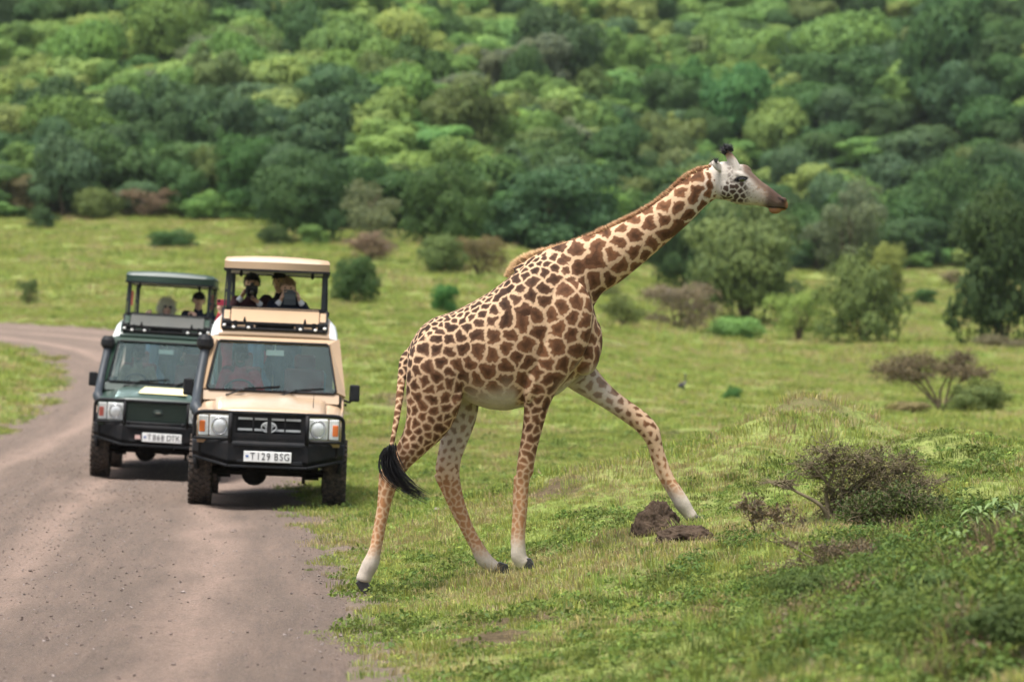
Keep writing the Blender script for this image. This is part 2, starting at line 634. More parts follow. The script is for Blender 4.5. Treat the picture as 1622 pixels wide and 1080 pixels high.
# road sheet
def road_mat():
    m = NT('dirt_road')
    co = m.coords()
    ac = m.attr('across')
    al = m.attr('along')
    cx = m.n('ShaderNodeCombineXYZ')
    m.lk(m.math('MULTIPLY', ac, 3.0), cx.inputs[0]); m.lk(m.math('MULTIPLY', al, .22), cx.inputs[1])
    streak = m.noise(1.3, 5, .6, cx.outputs[0])
    big = m.noise(.35, 4, .6, co)
    fine = m.noise(26, 6, .72, co)
    gr = m.ramp(streak, [(.3, (.112, .084, .064)), (.5, (.162, .118, .090)), (.72, (.222, .155, .117))])
    gr = m.mix(m.ramp(big, [(.35, 0.0), (.7, .5)]), gr, (.14, .107, .083))
    # wheel tracks, reddish and paler
    def track(c, w):
        d = m.math('ABSOLUTE', m.math('SUBTRACT', m.math('ADD', ac, m.math('MULTIPLY', m.math('SUBTRACT', big, .5), .9)), c))
        return m.ramp(m.math('DIVIDE', d, w), [(0.0, 1.0), (1.0, 0.0)])
    tr = m.math('MAXIMUM', track(.1, .42), m.math('MAXIMUM', track(1.75, .42), track(-1.7, .4)))
    tr = m.math('MULTIPLY', tr, m.ramp(streak, [(.25, .45), (.55, 1.0)]))
    cx2 = m.n('ShaderNodeCombineXYZ')
    m.lk(m.math('MULTIPLY', ac, 14.0), cx2.inputs[0]); m.lk(m.math('MULTIPLY', al, 1.1), cx2.inputs[1])
    lines = m.noise(1.0, 5, .7, cx2.outputs[0])
    gr = m.mix(m.ramp(lines, [(.36, .6), (.52, 0.0)]), gr, (.105, .082, .068))
    gr = m.mix(tr, gr, (.29, .205, .158))
    sp = m.ramp(fine, [(.36, .75), (.5, 0.0)])
    gr = m.mix(sp, gr, (.085, .062, .05))
    gr = m.mix(m.ramp(m.noise(70, 5, .75, co), [(.36, .75), (.52, 0.0)]), gr, (.075, .056, .045))
    gr = m.mix(m.ramp(m.noise(95, 3, .6, co), [(.54, 0.0), (.68, .7)]), gr, (.36, .29, .245))
    sp2 = m.ramp(m.noise(48, 4, .6, co), [(.62, 0.0), (.72, .6)])
    gr = m.mix(sp2, gr, (.29, .235, .205))
    m.lk(gr, m.p.inputs['Base Color'])
    m.p.inputs['Roughness'].default_value = .92
    m.p.inputs['Specular IOR Level'].default_value = .15
    m.bump(m.math('ADD', m.noise(45, 6, .8, co), m.math('MULTIPLY', streak, .8)), .9, .03)
    return m.mat


_cl = []
_t = 0
_al_s = np.concatenate([np.arange(20, 110, .16), np.arange(110, _rl[-1] - 1, .7)])
_cx = np.interp(_al_s, _rl, _rc[:, 0]); _cy = np.interp(_al_s, _rl, _rc[:, 1])
_tx = np.gradient(_cx); _ty = np.gradient(_cy); _tn = np.hypot(_tx, _ty)
_k = np.ones(15) / 15
_tx = np.convolve(np.pad(_tx / _tn, 7, 'edge'), _k, 'valid'); _ty = np.convolve(np.pad(_ty / _tn, 7, 'edge'), _k, 'valid')
_ac = np.linspace(-ROAD_HW - .55, ROAD_HW + .55, 49)
RX = _cx[:, None] + _ty[:, None] * _ac; RY = _cy[:, None] - _tx[:, None] * _ac


def road_z(X, Y, ac):
    z = height(X, Y)
    wob = .22 * fbm2(X / .8, Y / 1.1, 55, 3)
    z = z - .16 * sstep(ROAD_HW - .25, ROAD_HW + .5, np.abs(ac) + wob) + .012
    z = z - .022 * (np.exp(-((ac - .1) / .3) ** 2) + np.exp(-((ac - 1.85) / .25) ** 2) + np.exp(-((ac + 1.7) / .3) ** 2))
    return z + .018 * fbm2(X / .5, Y / .9, 61, 3)


RZ = road_z(RX, RY, np.broadcast_to(_ac, RX.shape))
_nr, _nc = RX.shape
_i = np.arange(_nr * _nc).reshape(_nr, _nc)
_f = np.stack([_i[:-1, :-1], _i[:-1, 1:], _i[1:, 1:], _i[1:, :-1]], -1).reshape(-1, 4)
rme = mesh_from('dirt_road', np.stack([RX, RY, RZ], -1).reshape(-1, 3), _f, [road_mat()], smooth=True)
_a = rme.attributes.new('across', 'FLOAT', 'POINT'); _a.data.foreach_set('value', np.broadcast_to(_ac, RX.shape).ravel().astype(np.float32))
_a = rme.attributes.new('along', 'FLOAT', 'POINT'); _a.data.foreach_set('value', np.repeat(_al_s, len(_ac)).astype(np.float32))
tag(link('road', rme), 'reddish brown dirt road curving away to the left', kind='structure')

# ------------------------------------------------------------------ vegetation
def quads_mesh(name, C, N, S, mat, tone, aspect=1.6, r=None, bend=.25):
    """one leaf-shaped rhombus (two bent halves) for each centre C, normal N, size S"""
    r = r or np.random.default_rng(1)
    n = len(C)
    N = N / np.linalg.norm(N, axis=1, keepdims=True)
    a = r.normal(size=(n, 3))
    T = np.cross(N, a); T /= np.linalg.norm(T, axis=1, keepdims=True) + 1e-9
    B = np.cross(N, T)
    S = S[:, None]
    v = np.empty((n, 4, 3))
    v[:, 0] = C - T * S * aspect * .5
    v[:, 1] = C - B * S * .5 + N * S * bend * .4
    v[:, 2] = C + T * S * aspect * .5 - N * S * bend
    v[:, 3] = C + B * S * .5 + N * S * bend * .4
    f = np.arange(n * 4).reshape(n, 4)
    me = mesh_from(name, v.reshape(-1, 3), f, [mat])
    at_ = me.attributes.new('tone', 'FLOAT', 'POINT')
    at_.data.foreach_set('value', np.repeat(tone, 4).astype(np.float32))
    return me


LEAF = leaf_mat('foliage', None, .28, rand=.35)
BARK = simple_mat('bark', (.10, .075, .052), .9, var=.3, scale=5, bump=.5, bscale=25)
TWIG = simple_mat('dry_twig', (.15, .12, .075), .9, var=.35, scale=8)


def crown_mesh(name, seed, nleaf, leaf, lobes=9, flat=.8, spread=.62, hollow=.3, base=.12, skirt=0, ragged=.1, order=.38):
    """unit crown: half-width 1, from z=0 to z=1 (scaled at placement): leafy lobes, each with sprigs of its own"""
    r = np.random.default_rng(seed)
    L = []
    for i in range(lobes):
        a = 2 * math.pi * (i + r.uniform(-.35, .35)) / lobes * 2.4
        rad = spread * math.sqrt(r.uniform(.05, 1))
        zz = base + .28 + .42 * (1 - (rad / max(spread, .01)) ** 2 * .75) + r.uniform(-.16, .12)
        sz = r.uniform(.24, .46) * (1.05 - .25 * rad)
        L.append((rad * math.cos(a), rad * math.sin(a), zz, sz, sz * r.uniform(.6, .85) * flat))
    for i in range(skirt):
        a = 2 * math.pi * (i + r.uniform(-.3, .3)) / skirt
        rad = spread * r.uniform(.6, 1.05)
        L.append((rad * math.cos(a), rad * math.sin(a), base * .6 + r.uniform(.08, .26), r.uniform(.2, .32), r.uniform(.14, .24)))
    L.append((0, 0, base + .3, .5, .3))
    n0 = len(L)
    S2 = []
    for i in range(lobes * 9):
        q = L[r.integers(n0)]
        d = r.normal(size=3); d[2] = abs(d[2]) * .8 - .1; d /= np.linalg.norm(d)
        k = r.uniform(.85, 1.18)
        S2.append((q[0] + d[0] * q[3] * k, q[1] + d[1] * q[3] * k, q[2] + d[2] * q[4] * r.uniform(.85, 1.2), q[3] * r.uniform(.16, .4), q[4] * r.uniform(.22, .5)))
    L = np.vstack([L, S2])
    w = L[:, 3] ** 2; w /= w.sum()
    k = r.choice(len(L), nleaf, p=w)
    d = r.normal(size=(nleaf, 3)); d /= np.linalg.norm(d, axis=1, keepdims=True)
    d[:, 2] = np.where((d[:, 2] < -.2) & (r.random(nleaf) < .6), -d[:, 2], d[:, 2])
    rr = np.where(r.random(nleaf) < hollow, r.random(nleaf) ** .5, r.uniform(.86, 1.05, nleaf)) * np.where(r.random(nleaf) < ragged, r.uniform(1.0, 1.4, nleaf), 1)
    C = L[k, :3] + d * rr[:, None] * np.stack([L[k, 3], L[k, 3], L[k, 4]], -1)
    C[:, 2] = np.maximum(C[:, 2], .03 * r.random(nleaf))
    cen = np.array([0, 0, .35])
    glob = C - cen; glob /= np.linalg.norm(glob, axis=1, keepdims=True) + 1e-6
    N = d * .8 + glob * .35 + r.normal(size=(nleaf, 3)) * order + np.array([0, 0, .25])
    lobe_t = r.uniform(.2, .8, len(L))
    tone = np.clip(lobe_t[k] * .55 + r.normal(.25, .13, nleaf), 0, 1)
    S = leaf * r.uniform(.6, 1.35, nleaf)
    C[:, 2] /= np.percentile(C[:, 2], 99.5)
    C[:, :2] /= np.percentile(np.abs(C[:, 0]), 99.0)
    return quads_mesh(name, C, N, S, LEAF, tone, 1.4, r)


def trunk_mesh(name, seed, top=.75, spread=.45, stems=3, thick=.05):
    r = random.Random(seed)
    mb = MB()
    for s in range(stems):
        a = 2 * math.pi * s / stems + r.uniform(-.4, .4)
        p = Vector((.03 * math.cos(a), .03 * math.sin(a), -.06)) if stems > 1 else Vector((0, 0, -.06))
        end = Vector((spread * math.cos(a) * r.uniform(.4, 1), spread * math.sin(a) * r.uniform(.4, 1), top * r.uniform(.75, 1)))
        pts = []
        for k in range(6):
            t = k / 5
            q = p.lerp(end, t)
            q += Vector((r.uniform(-1, 1), r.uniform(-1, 1), 0)) * .05 * math.sin(math.pi * t)
            q.z = p.z + (end.z - p.z) * t ** .8
            pts.append(q)
        mb.tube(pts, [thick * (1.2 - .85 * k / 5) for k in range(6)], 6)
        for b in range(3):
            k = r.choice((2, 3, 4))
            d = Vector((r.uniform(-1, 1), r.uniform(-1, 1), r.uniform(.2, 1))).normalized() * r.uniform(.2, .4)
            mb.tube([pts[k], pts[k] + d * .5 + Vector((0, 0, .03)), pts[k] + d], [thick * .5, thick * .35, thick * .12], 5)
    return mb.mesh(name, [BARK], True)


FOREST_CROWN = [crown_mesh('forest_crown', 100 + i, 7000, .055, lobes=6 + i % 4, flat=(.8, 1.0, .65, .9, 1.1, .75)[i], spread=(.56, .46, .62, .52, .42, .62)[i], skirt=4, ragged=.05, order=.28) for i in range(6)]
FOREST_TRUNK = [trunk_mesh('forest_trunk', 40 + i, .7, .4, 1 + i, .05) for i in range(3)]
BUSH_CROWN = [crown_mesh('bush_crown', 200 + i, 9500, .046, lobes=8 + i, flat=(.8, .9, .7, 1.0)[i], spread=.6, base=.02, skirt=5, ragged=.16) for i in range(4)]
TREE_CROWN = [crown_mesh('tree_crown', 300 + i, 13000, .042, lobes=12 + i, flat=(.75, .65, .8)[i], spread=.68, base=.10, skirt=9, ragged=.14) for i in range(3)]
SPARSE_CROWN = [crown_mesh('sparse_crown', 400 + i, 5200, .040, lobes=9 + i, flat=.6, spread=.7, hollow=.5, base=.1, skirt=5, ragged=.3, order=.6) for i in range(2)]
TREE_TRUNK = [trunk_mesh('tree_trunk', 60 + i, .72, .55, 4 + i, .03) for i in range(3)]

GREENS = {
    'dark': (.038, .068, .030), 'deep': (.045, .085, .032), 'mid': (.098, .165, .05), 'light': (.145, .212, .068), 'bright': (.12, .21, .07), 'yellow': (.16, .20, .068),
    'olive': (.09, .115, .045), 'grey': (.10, .115, .07), 'moss': (.055, .08, .027), 'rust': (.12, .085, .05), 'purple': (.15, .115, .085), 'brown': (.12, .10, .06), 'emerald': (.055, .12, .042), 'blue': (.055, .095, .05)}
WORDS = {'dark': 'dark green', 'deep': 'deep green', 'mid': 'mid green', 'light': 'light green', 'bright': 'bright green', 'yellow': 'yellowish green', 'olive': 'olive green', 'grey': 'greyish green',
         'moss': 'moss green', 'rust': 'rust red', 'purple': 'purplish brown', 'brown': 'brownish', 'emerald': 'emerald green', 'blue': 'bluish green'}


def plant(name, x, y, w, h, crown, trunk, colour, seed, crown_z=0.0, sink=.05, var=.12):
    """tree or bush at a place: an empty at its foot that parents trunk and crown"""
    r = random.Random(seed)
    z = hz(x, y) - sink
    root = empty(name, (x, y, z), r.uniform(0, 6.28))
    if trunk is not None:
        t = link('trunk', trunk, root)
        t.scale = (w / 2, w / 2, h)
    c = link('crown', crown, root)
    c.scale = (w / 2, w / 2 * r.uniform(.85, 1.1), h * (1 - crown_z))
    c.location = (0, 0, h * crown_z)
    g = [q * 1.55 for q in GREENS[colour]]
    k = 1 + r.uniform(-var, var)
    c.color = (g[0] * k * (1 + r.uniform(-.08, .08)), g[1] * k, g[2] * k * (1 + r.uniform(-.1, .1)), 1)
    return root


# individual bushes and trees of the meadow: photo centre x, foot y, width, height (pixels), shape, colour, label
MEADOW = [
    ('bush', 272, 392, 72, 30, 'deep', 'low dark green bush alone in the meadow left above the vehicles'),
    ('bush', 68, 359, 42, 36, 'dark', 'small dark round bush at the left end of the meadow'),
    ('sparse', 45, 480, 34, 40, 'olive', 'thin olive shrub at the left edge above the road bend'),
    ('bush', 566, 486, 76, 72, 'deep', 'round dense green bush right of the tan vehicle roof'),
    ('bush', 536, 478, 34, 30, 'olive', 'small olive bush tucked against the round green bush'),
    ('sparse', 586, 416, 86, 44, 'purple', 'purplish brown dry bush behind the round green bush'),
    ('bush', 705, 496, 48, 44, 'emerald', 'small emerald green bush behind the giraffe rump'),
    ('bush', 700, 440, 90, 62, 'olive', 'olive bush left half of the thicket above the giraffe back'),
    ('sparse', 758, 440, 90, 66, 'brown', 'brownish bush right half of the thicket above the giraffe back'),
    ('bush', 437, 394, 52, 34, 'dark', 'small dark bush at the foot of the tree above the tan canopy'),
    ('bush', 497, 392, 50, 34, 'mid', 'mid green bush at the foot of the tree above the tan canopy'),
    ('tree', 485, 386, 142, 142, 'dark', 'big dark round tree above the tan vehicle canopy'),
    ('tree', 400, 345, 118, 128, 'deep', 'dark tree left of the big tree above the tan canopy'),
    ('sparse', 592, 392, 106, 100, 'grey', 'grey green thin tree right of the big tree above the tan canopy'),
    ('tree', 705, 396, 138, 130, 'deep', 'green tree behind the thicket above the giraffe back'),
    ('tree', 872, 408, 220, 138, 'dark', 'wide dark tree with flat top above the giraffe shoulder'),
    ('tree', 1085, 462, 110, 132, 'dark', 'dark tree just under the giraffe neck'),
    ('tree', 1182, 512, 176, 188, 'olive', 'tall olive grey tree with bare forked stems under the giraffe muzzle'),
    ('sparse', 1078, 526, 128, 76, 'purple', 'purplish brown scrub left of the olive grey tree'),
    ('bush', 1162, 540, 90, 38, 'bright', 'bright green low bush at the foot of the olive grey tree'),
    ('sparse', 1265, 542, 96, 76, 'light', 'pale green see-through shrub between the two trees right of the giraffe'),
    ('bush', 1368, 545, 122, 136, 'olive', 'dense olive bush with rounded top in the meadow on the right'),
    ('bush', 1404, 470, 66, 84, 'yellow', 'yellowish green bush behind the dense olive bush'),
    ('sparse', 1342, 436, 128, 142, 'grey', 'grey green half bare tree right of the giraffe muzzle'),
    ('tree', 1588, 550, 172, 236, 'dark', 'dark tree with several stems at the right edge of the picture'),
    ('sparse', 1590, 556, 110, 26, 'brown', 'brown scrub under the dark tree at the right edge'),
    ('bush', 1466, 482, 48, 24, 'deep', 'tiny dark bush between the olive bush and the tree at the right edge'),
    ('sparse', 1506, 452, 46, 24, 'purple', 'tiny purplish bush near the far wood on the right'),
    ('bush', 1160, 633, 34, 24, 'emerald', 'knee high green bush in the open meadow right of the bird'),
    ('bush', 1500, 408, 118, 150, 'deep', 'deep green tree in the wood left of the right edge tree'),
    ('bush', 40, 338, 90, 60, 'brown', 'brownish bush in the hedge at the left end of the meadow'),
    ('bush', 150, 345, 84, 46, 'olive', 'olive bush in the hedge above the left meadow'),
    ('sparse', 235, 342, 110, 44, 'purple', 'purplish thicket in the hedge above the left meadow'),
    ('bush', 330, 345, 80, 44, 'mid', 'mid green bush in the hedge left of the dark trees'),
    ('sparse', 960, 470, 70, 40, 'olive', 'thin olive scrub under the giraffe neck base'),
    ('sparse', 985, 520, 70, 50, 'olive', 'thin scrub in front of the giraffe chest'),
]
for i, (kind, px, py, w, h, colour, label) in enumerate(MEADOW):
    x, y = on_ground(px, py)
    s = y / FPX
    if kind == 'bush':
        o = plant('bush', x, y, w * s, h * s * 1.05, BUSH_CROWN[i % 4], TREE_TRUNK[i % 3] if h > 60 else None, colour, i, 0.0)
        cat = 'bush'
    elif kind == 'sparse':
        o = plant('shrub', x, y, w * s * 1.05, h * s * 1.05, SPARSE_CROWN[i % 2], TREE_TRUNK[i % 3], colour, i, 0.02)
        cat = 'shrub'
    else:
        o = plant('tree', x, y, w * s * 1.04, h * s * 1.04, TREE_CROWN[i % 3], TREE_TRUNK[i % 3], colour, i, .02)
        cat = 'tree'
    tag(o, label, cat)

# the wood on the hillside: individual trees, the rest as one mass
r_ = np.random.default_rng(5)
cand = []
for _ in range(40000):
    Yc = r_.uniform(195, 470)
    Xc = r_.uniform(-.27, .27) * Yc
    cand.append((Xc, Yc))
cand = np.array(cand)
cz = height(cand[:, 0], cand[:, 1], False)
cpx = 811 + FPX * cand[:, 0] / cand[:, 1]
cpy = 540 + FPX * (CAM_Z - cz) / cand[:, 1]
ok = (cpy < _treeline(cand[:, 0], cand[:, 1]) - 4) & (cpy > -190)
cand, cz, cpx, cpy = cand[ok], cz[ok], cpx[ok], cpy[ok]
keep = []
KX = np.zeros((4000, 3)); nk = 0
for i in range(len(cand)):
    rad = 1.6 + 1.5 * float(_hash(np.array([i]), np.array([3]))[0]) ** 1.5 + (cand[i, 1] - 200) * .003
    if nk:
        d2 = (KX[:nk, 0] - cand[i, 0]) ** 2 + (KX[:nk, 1] - cand[i, 1]) ** 2
        if (d2 < ((rad + KX[:nk, 2]) * .66) ** 2).any(): continue
    KX[nk] = (cand[i, 0], cand[i, 1], rad); nk += 1
    keep.append((i, rad))


def forest_colour(px, py, u):
    """species by place: pale thicket left of centre, dark trees along the edge and on the right"""
    dark = 0.28
    if px < 600 and 75 < py < 215: dark = .03
    elif px < 620 and py >= 205: dark = .6
    elif py < 85 and px < 330: dark = .88
    elif py < 25 and px < 720: dark = .75
    elif px > 1235: dark = .8
    elif 560 <= px <= 1250 and 60 < py < 300: dark = .10
    if py > 330: dark = .7
    q = (u * 7.13) % 1.0
    if u < dark: return ('dark', 'deep', 'blue', 'deep')[int(q * 4)]
    v = (u - dark) / (1 - dark)
    if v < .012: return 'olive'
    return ('mid', 'light', 'bright', 'mid', 'yellow', 'olive', 'emerald', 'light')[int(q * 8)] if v < .8 else ('grey', 'mid', 'blue')[int(q * 3)]


TALL = [(885, 185, 150, 178, 'dark'), (490, 150, 130, 150, 'deep'), (835, 195, 80, 120, 'deep'), (1170, 235, 120, 130, 'emerald'), (520, 145, 70, 60, 'deep'), (140, 210, 76, 62, 'dark'), (600, 60, 80, 60, 'dark'), (330, 70, 90, 62, 'bright'),
        (1490, 190, 150, 190, 'deep'), (1330, 150, 150, 130, 'mid'), (700, 130, 90, 110, 'deep')]
sized = []
for i, rad in keep:
    Xc, Yc = cand[i]
    sized.append((rad / Yc, i, rad))
sized.sort(reverse=True)
_seen = [q for q in sized if abs(cand[q[1], 0] / cand[q[1], 1]) < .160]
individuals = _seen[:278]
rest = _seen[278:] + [q for q in sized if abs(cand[q[1], 0] / cand[q[1], 1]) >= .160]
FG = 'trees of the wood on the hillside'
ROWS = ((310, 'along the meadow edge'), (235, 'low upslope'), (150, 'halfway upslope'), (70, 'high upslope'), (-900, 'near the top edge'))
COLS = ((110, 'at the far left'), (230, 'above the green vehicle'), (350, 'left above the tan canopy'), (470, 'above the tan canopy'), (600, 'right above the tan canopy'), (720, 'above the giraffe rump'), (860, 'above the giraffe withers'), (1000, 'above the giraffe neck'), (1120, 'left of the giraffe horns'),
        (1240, 'above the giraffe muzzle'), (1370, 'right of the giraffe muzzle'), (1500, 'above the olive bush'), (9999, 'at the far right'))
zone = lambda px, py: next(n for c, n in ROWS if py > c) + ' ' + next(n for c, n in COLS if px < c)
size_word = lambda w: 'small' if w < 2.1 else 'large' if w > 2.7 else 'medium'
for n, (q, i, rad) in enumerate(individuals):
    Xc, Yc = cand[i]
    u = float(_hash(np.array([i]), np.array([9]))[0])
    colr = forest_colour(cpx[i], cpy[i], u)
    hgt = rad * (1.1 + 1.5 * ((u * 13.7) % 1) ** 2) * (1.0 if colr not in ('light', 'yellow', 'bright') else .85)
    o = plant('tree', Xc, Yc, rad * 2.25, hgt, FOREST_CROWN[n % 6], FOREST_TRUNK[n % 3], colr, 1000 + n, .04)
    tag(o, f'{size_word(rad)} {WORDS[colr]} {("round", "narrow", "flat-topped", "bushy", "tall", "spreading")[n % 6]} tree {zone(cpx[i], cpy[i])}', 'tree', FG)
for n, (px, py, w, h, colr) in enumerate(TALL):
    x, y = on_ground(px, py)
    s = y / FPX
    o = plant('tree', x, y, w * s, h * s, FOREST_CROWN[(1, 4)[n % 2]], FOREST_TRUNK[n % 3], colr, 2000 + n, .04)
    tag(o, f'tall {WORDS[colr]} tree {zone(px, py)}', 'tree', FG)
_same = {}
for o in COL.objects:
    if o.get('group') == FG: _same.setdefault(o['label'], []).append(o)
for lb, os_ in _same.items():
    if len(os_) > 1:
        os_.sort(key=lambda o: o.location.x / o.location.y)
        names = ('the left one', 'the right one') if len(os_) == 2 else ('the left one', 'the middle one', 'the right one') if len(os_) == 3 else ('the leftmost', 'left of the middle', 'right of the middle', 'the rightmost')
        for o, nm in zip(os_, names):
            o['label'] = lb + ', ' + nm
            if len(o['label'].split()) > 16: o['label'] = ' '.join(o['label'].split()[1:])


# ---- scattering by geometry nodes (uncountable ground cover)
def scatter(name, pts, rot, scl, idx, protos, label, cat=None):
    me = bpy.data.meshes.new(name)
    me.vertices.add(len(pts)); me.vertices.foreach_set('co', np.ascontiguousarray(pts, np.float32).ravel())
    for an, tp, dat in (('rot', 'FLOAT_VECTOR', rot), ('scl', 'FLOAT_VECTOR', scl), ('idx', 'INT', idx)):
        a = me.attributes.new(an, tp, 'POINT')
        a.data.foreach_set('vector' if tp == 'FLOAT_VECTOR' else 'value', np.ascontiguousarray(dat, np.int32 if tp == 'INT' else np.float32).ravel())
    col = bpy.data.collections.new(name + '_kinds')
    for i, m in enumerate(protos):
        col.objects.link(bpy.data.objects.new('%s_kind_%02d' % (name, i), m))
    o = link(name, me)
    g = bpy.data.node_groups.new(name + '_scatter', 'GeometryNodeTree')
    g.interface.new_socket('Geometry', in_out='INPUT', socket_type='NodeSocketGeometry')
    g.interface.new_socket('Geometry', in_out='OUTPUT', socket_type='NodeSocketGeometry')
    gi, go = g.nodes.new('NodeGroupInput'), g.nodes.new('NodeGroupOutput')
    ip = g.nodes.new('GeometryNodeInstanceOnPoints')
    ci = g.nodes.new('GeometryNodeCollectionInfo')
    ci.inputs[0].default_value = col
    ci.inputs['Separate Children'].default_value = True
    ci.inputs['Reset Children'].default_value = True
    def at_(nm, tp):
        a = g.nodes.new('GeometryNodeInputNamedAttribute'); a.data_type = tp; a.inputs[0].default_value = nm
        return [s for s in a.outputs if s.enabled][0]
    L = g.links.new
    L(gi.outputs[0], ip.inputs['Points'])
    L(ci.outputs[0], ip.inputs['Instance'])
    ip.inputs['Pick Instance'].default_value = True
    L(at_('idx', 'INT'), ip.inputs['Instance Index'])
    er = g.nodes.new('FunctionNodeEulerToRotation')
    L(at_('rot', 'FLOAT_VECTOR'), er.inputs[0]); L(er.outputs[0], ip.inputs['Rotation'])
    L(at_('scl', 'FLOAT_VECTOR'), ip.inputs['Scale'])
    L(ip.outputs[0], go.inputs[0])
    md = o.modifiers.new('scatter', 'NODES'); md.node_group = g
    return tag(o, label, cat, kind='stuff')


# rest of the wood, and the undergrowth between the trees
def tinted_crown(src, mat, name):
    me = src.copy(); me.name = name
    me.materials.clear(); me.materials.append(mat)
    return me


WOOD_COL = ['dark', 'deep', 'mid', 'light', 'bright', 'yellow', 'olive', 'blue']
wood_protos = []
for k, cn in enumerate(WOOD_COL):
    mt = leaf_mat('wood_foliage_' + cn, tuple(q * 1.55 for q in GREENS[cn]), .28, rand=.35)
    wood_protos.append(tinted_crown(FOREST_CROWN[k % 6], mt, 'wood_crown'))
pts, rot, scl, idx = [], [], [], []
for q, i, rad in rest:
    Xc, Yc = cand[i]
    u = float(_hash(np.array([i]), np.array([9]))[0])
    cn = forest_colour(cpx[i], cpy[i], u)
    cn = cn if cn in WOOD_COL else 'mid'
    pts.append((Xc, Yc, cz[i] - .1)); rot.append((0, 0, u * 44)); idx.append(WOOD_COL.index(cn))
    scl.append((rad * 1.12, rad * 1.12, rad * (1.1 + 1.5 * ((u * 13.7) % 1) ** 2)))
print('forest individuals', len(individuals) + len(TALL), 'rest', len(rest))
scatter('wood', np.array(pts), np.array(rot), np.array(scl), np.array(idx), wood_protos, 'dense wood covering the upper hillside')
und = r_.uniform(0, 1, (8000, 2))
uy = 195 + und[:, 0] * 260; ux = (und[:, 1] - .5) * .54 * uy
uz = height(ux, uy)
upx = 811 + FPX * ux / uy; upy = 540 + FPX * (CAM_Z - uz) / uy
ok = upy < _treeline(ux, uy) - 1
ux, uy, uz, upx, upy = ux[ok], uy[ok], uz[ok], upx[ok], upy[ok]
hh = _hash(np.arange(len(ux)), np.arange(len(ux)) * 3)
ui = [WOOD_COL.index(c if c in WOOD_COL else 'olive') for c in (forest_colour(a, b, .25 + .75 * float(h)) for a, b, h in zip(upx, upy, hh))]
us = .6 + .8 * hh
scatter('undergrowth', np.stack([ux, uy, uz - .1], -1), np.stack([0 * ux, 0 * ux, hh * 50], -1), np.stack([us, us, us * (.75 + .5 * ((hh * 7) % 1))], -1), np.array(ui), wood_protos, 'leafy undergrowth filling the gaps between the hillside trees')


# ---- grass
def tuft(name, seed, n, h, spread, width, mat, lean=.5, stiff=.5):
    r = np.random.default_rng(seed)
    a = r.uniform(0, 2 * math.pi, n)
    rad = spread * np.sqrt(r.random(n))
    bx, by = rad * np.cos(a), rad * np.sin(a)
    hh = h * r.uniform(.45, 1.15, n)
    la = a + r.normal(0, .9, n)
    lx, ly = np.cos(la) * lean * r.uniform(.1, 1, n), np.sin(la) * lean * r.uniform(.1, 1, n)
    ra = r.uniform(0, math.pi, n)
    wx, wy = np.cos(ra) * width * .5, np.sin(ra) * width * .5
    v = np.zeros((n, 5, 3))
    v[:, 0] = np.stack([bx - wx, by - wy, 0 * bx - .02], -1)
    v[:, 1] = np.stack([bx + wx, by + wy, 0 * bx - .02], -1)
    v[:, 2] = np.stack([bx + wx * .8 + lx * hh * .35, by + wy * .8 + ly * hh * .35, hh * .6], -1)
    v[:, 3] = np.stack([bx - wx * .8 + lx * hh * .35, by - wy * .8 + ly * hh * .35, hh * .6], -1)
    v[:, 4] = np.stack([bx + lx * hh, by + ly * hh, hh * (1 - .3 * np.hypot(lx, ly))], -1)
    o = (np.arange(n) * 5)[:, None]
    f = np.concatenate([o + [[0, 1, 2]], o + [[0, 2, 3]], o + [[3, 2, 4]]])
    me = mesh_from(name, v.reshape(-1, 3), f.astype(np.int32), [mat])
    t_ = me.attributes.new('tone', 'FLOAT', 'POINT')
    t_.data.foreach_set('value', np.repeat(np.clip(r.normal(.5, .28, n), 0, 1), 5).astype(np.float32))
    return me


G_FRESH = leaf_mat('fresh_grass', (.26, .315, .088), .35, rand=.8)
G_YELL = leaf_mat('yellow_grass', (.33, .36, .115), .35, rand=.7)
G_DARK = leaf_mat('dark_grass', (.14, .18, .05), .35, rand=.7)
G_OLIVE = leaf_mat('olive_weed', (.10, .145, .042), .3, rand=.6)
G_BROWN = leaf_mat('brown_stems', (.21, .15, .10), .25, rand=.6)
G_DRY = leaf_mat('dry_grass', (.40, .32, .19), .3, rand=.7)
G_WEED = leaf_mat('weed_leaves', (.155, .215, .055), .35, rand=.7)


def weed(name, seed, n, size, rad, hgt, mat):
    r = np.random.default_rng(seed)
    a = r.uniform(0, 6.28, n); q = rad * np.sqrt(r.random(n))
    C = np.stack([q * np.cos(a), q * np.sin(a), hgt * r.random(n) * (1 - .6 * q / rad) + .01], -1)
    N = np.stack([np.cos(a) * .5, np.sin(a) * .5, np.full(n, .8)], -1) + r.normal(size=(n, 3)) * .4
    return quads_mesh(name, C, N, size * r.uniform(.5, 1.3, n), mat, np.clip(r.normal(.5, .25, n), 0, 1), 1.7, r)


protos = [tuft('turf', 1, 50, .042, .10, .005, G_FRESH, 1.1), tuft('turf', 2, 50, .040, .10, .005, G_YELL, 1.1), tuft('turf', 3, 46, .045, .10, .006, G_DARK, 1.1), tuft('turf', 4, 38, .05, .09, .004, G_DRY, 1.2),
          weed('turf', 5, 40, .017, .09, .05, G_WEED), weed('turf', 6, 44, .014, .10, .035, G_FRESH), tuft('turf', 7, 26, .11, .05, .005, G_FRESH, .7), tuft('turf', 8, 26, .12, .06, .004, G_DRY, .8),
          weed('turf', 9, 40, .019, .09, .07, G_DARK)]


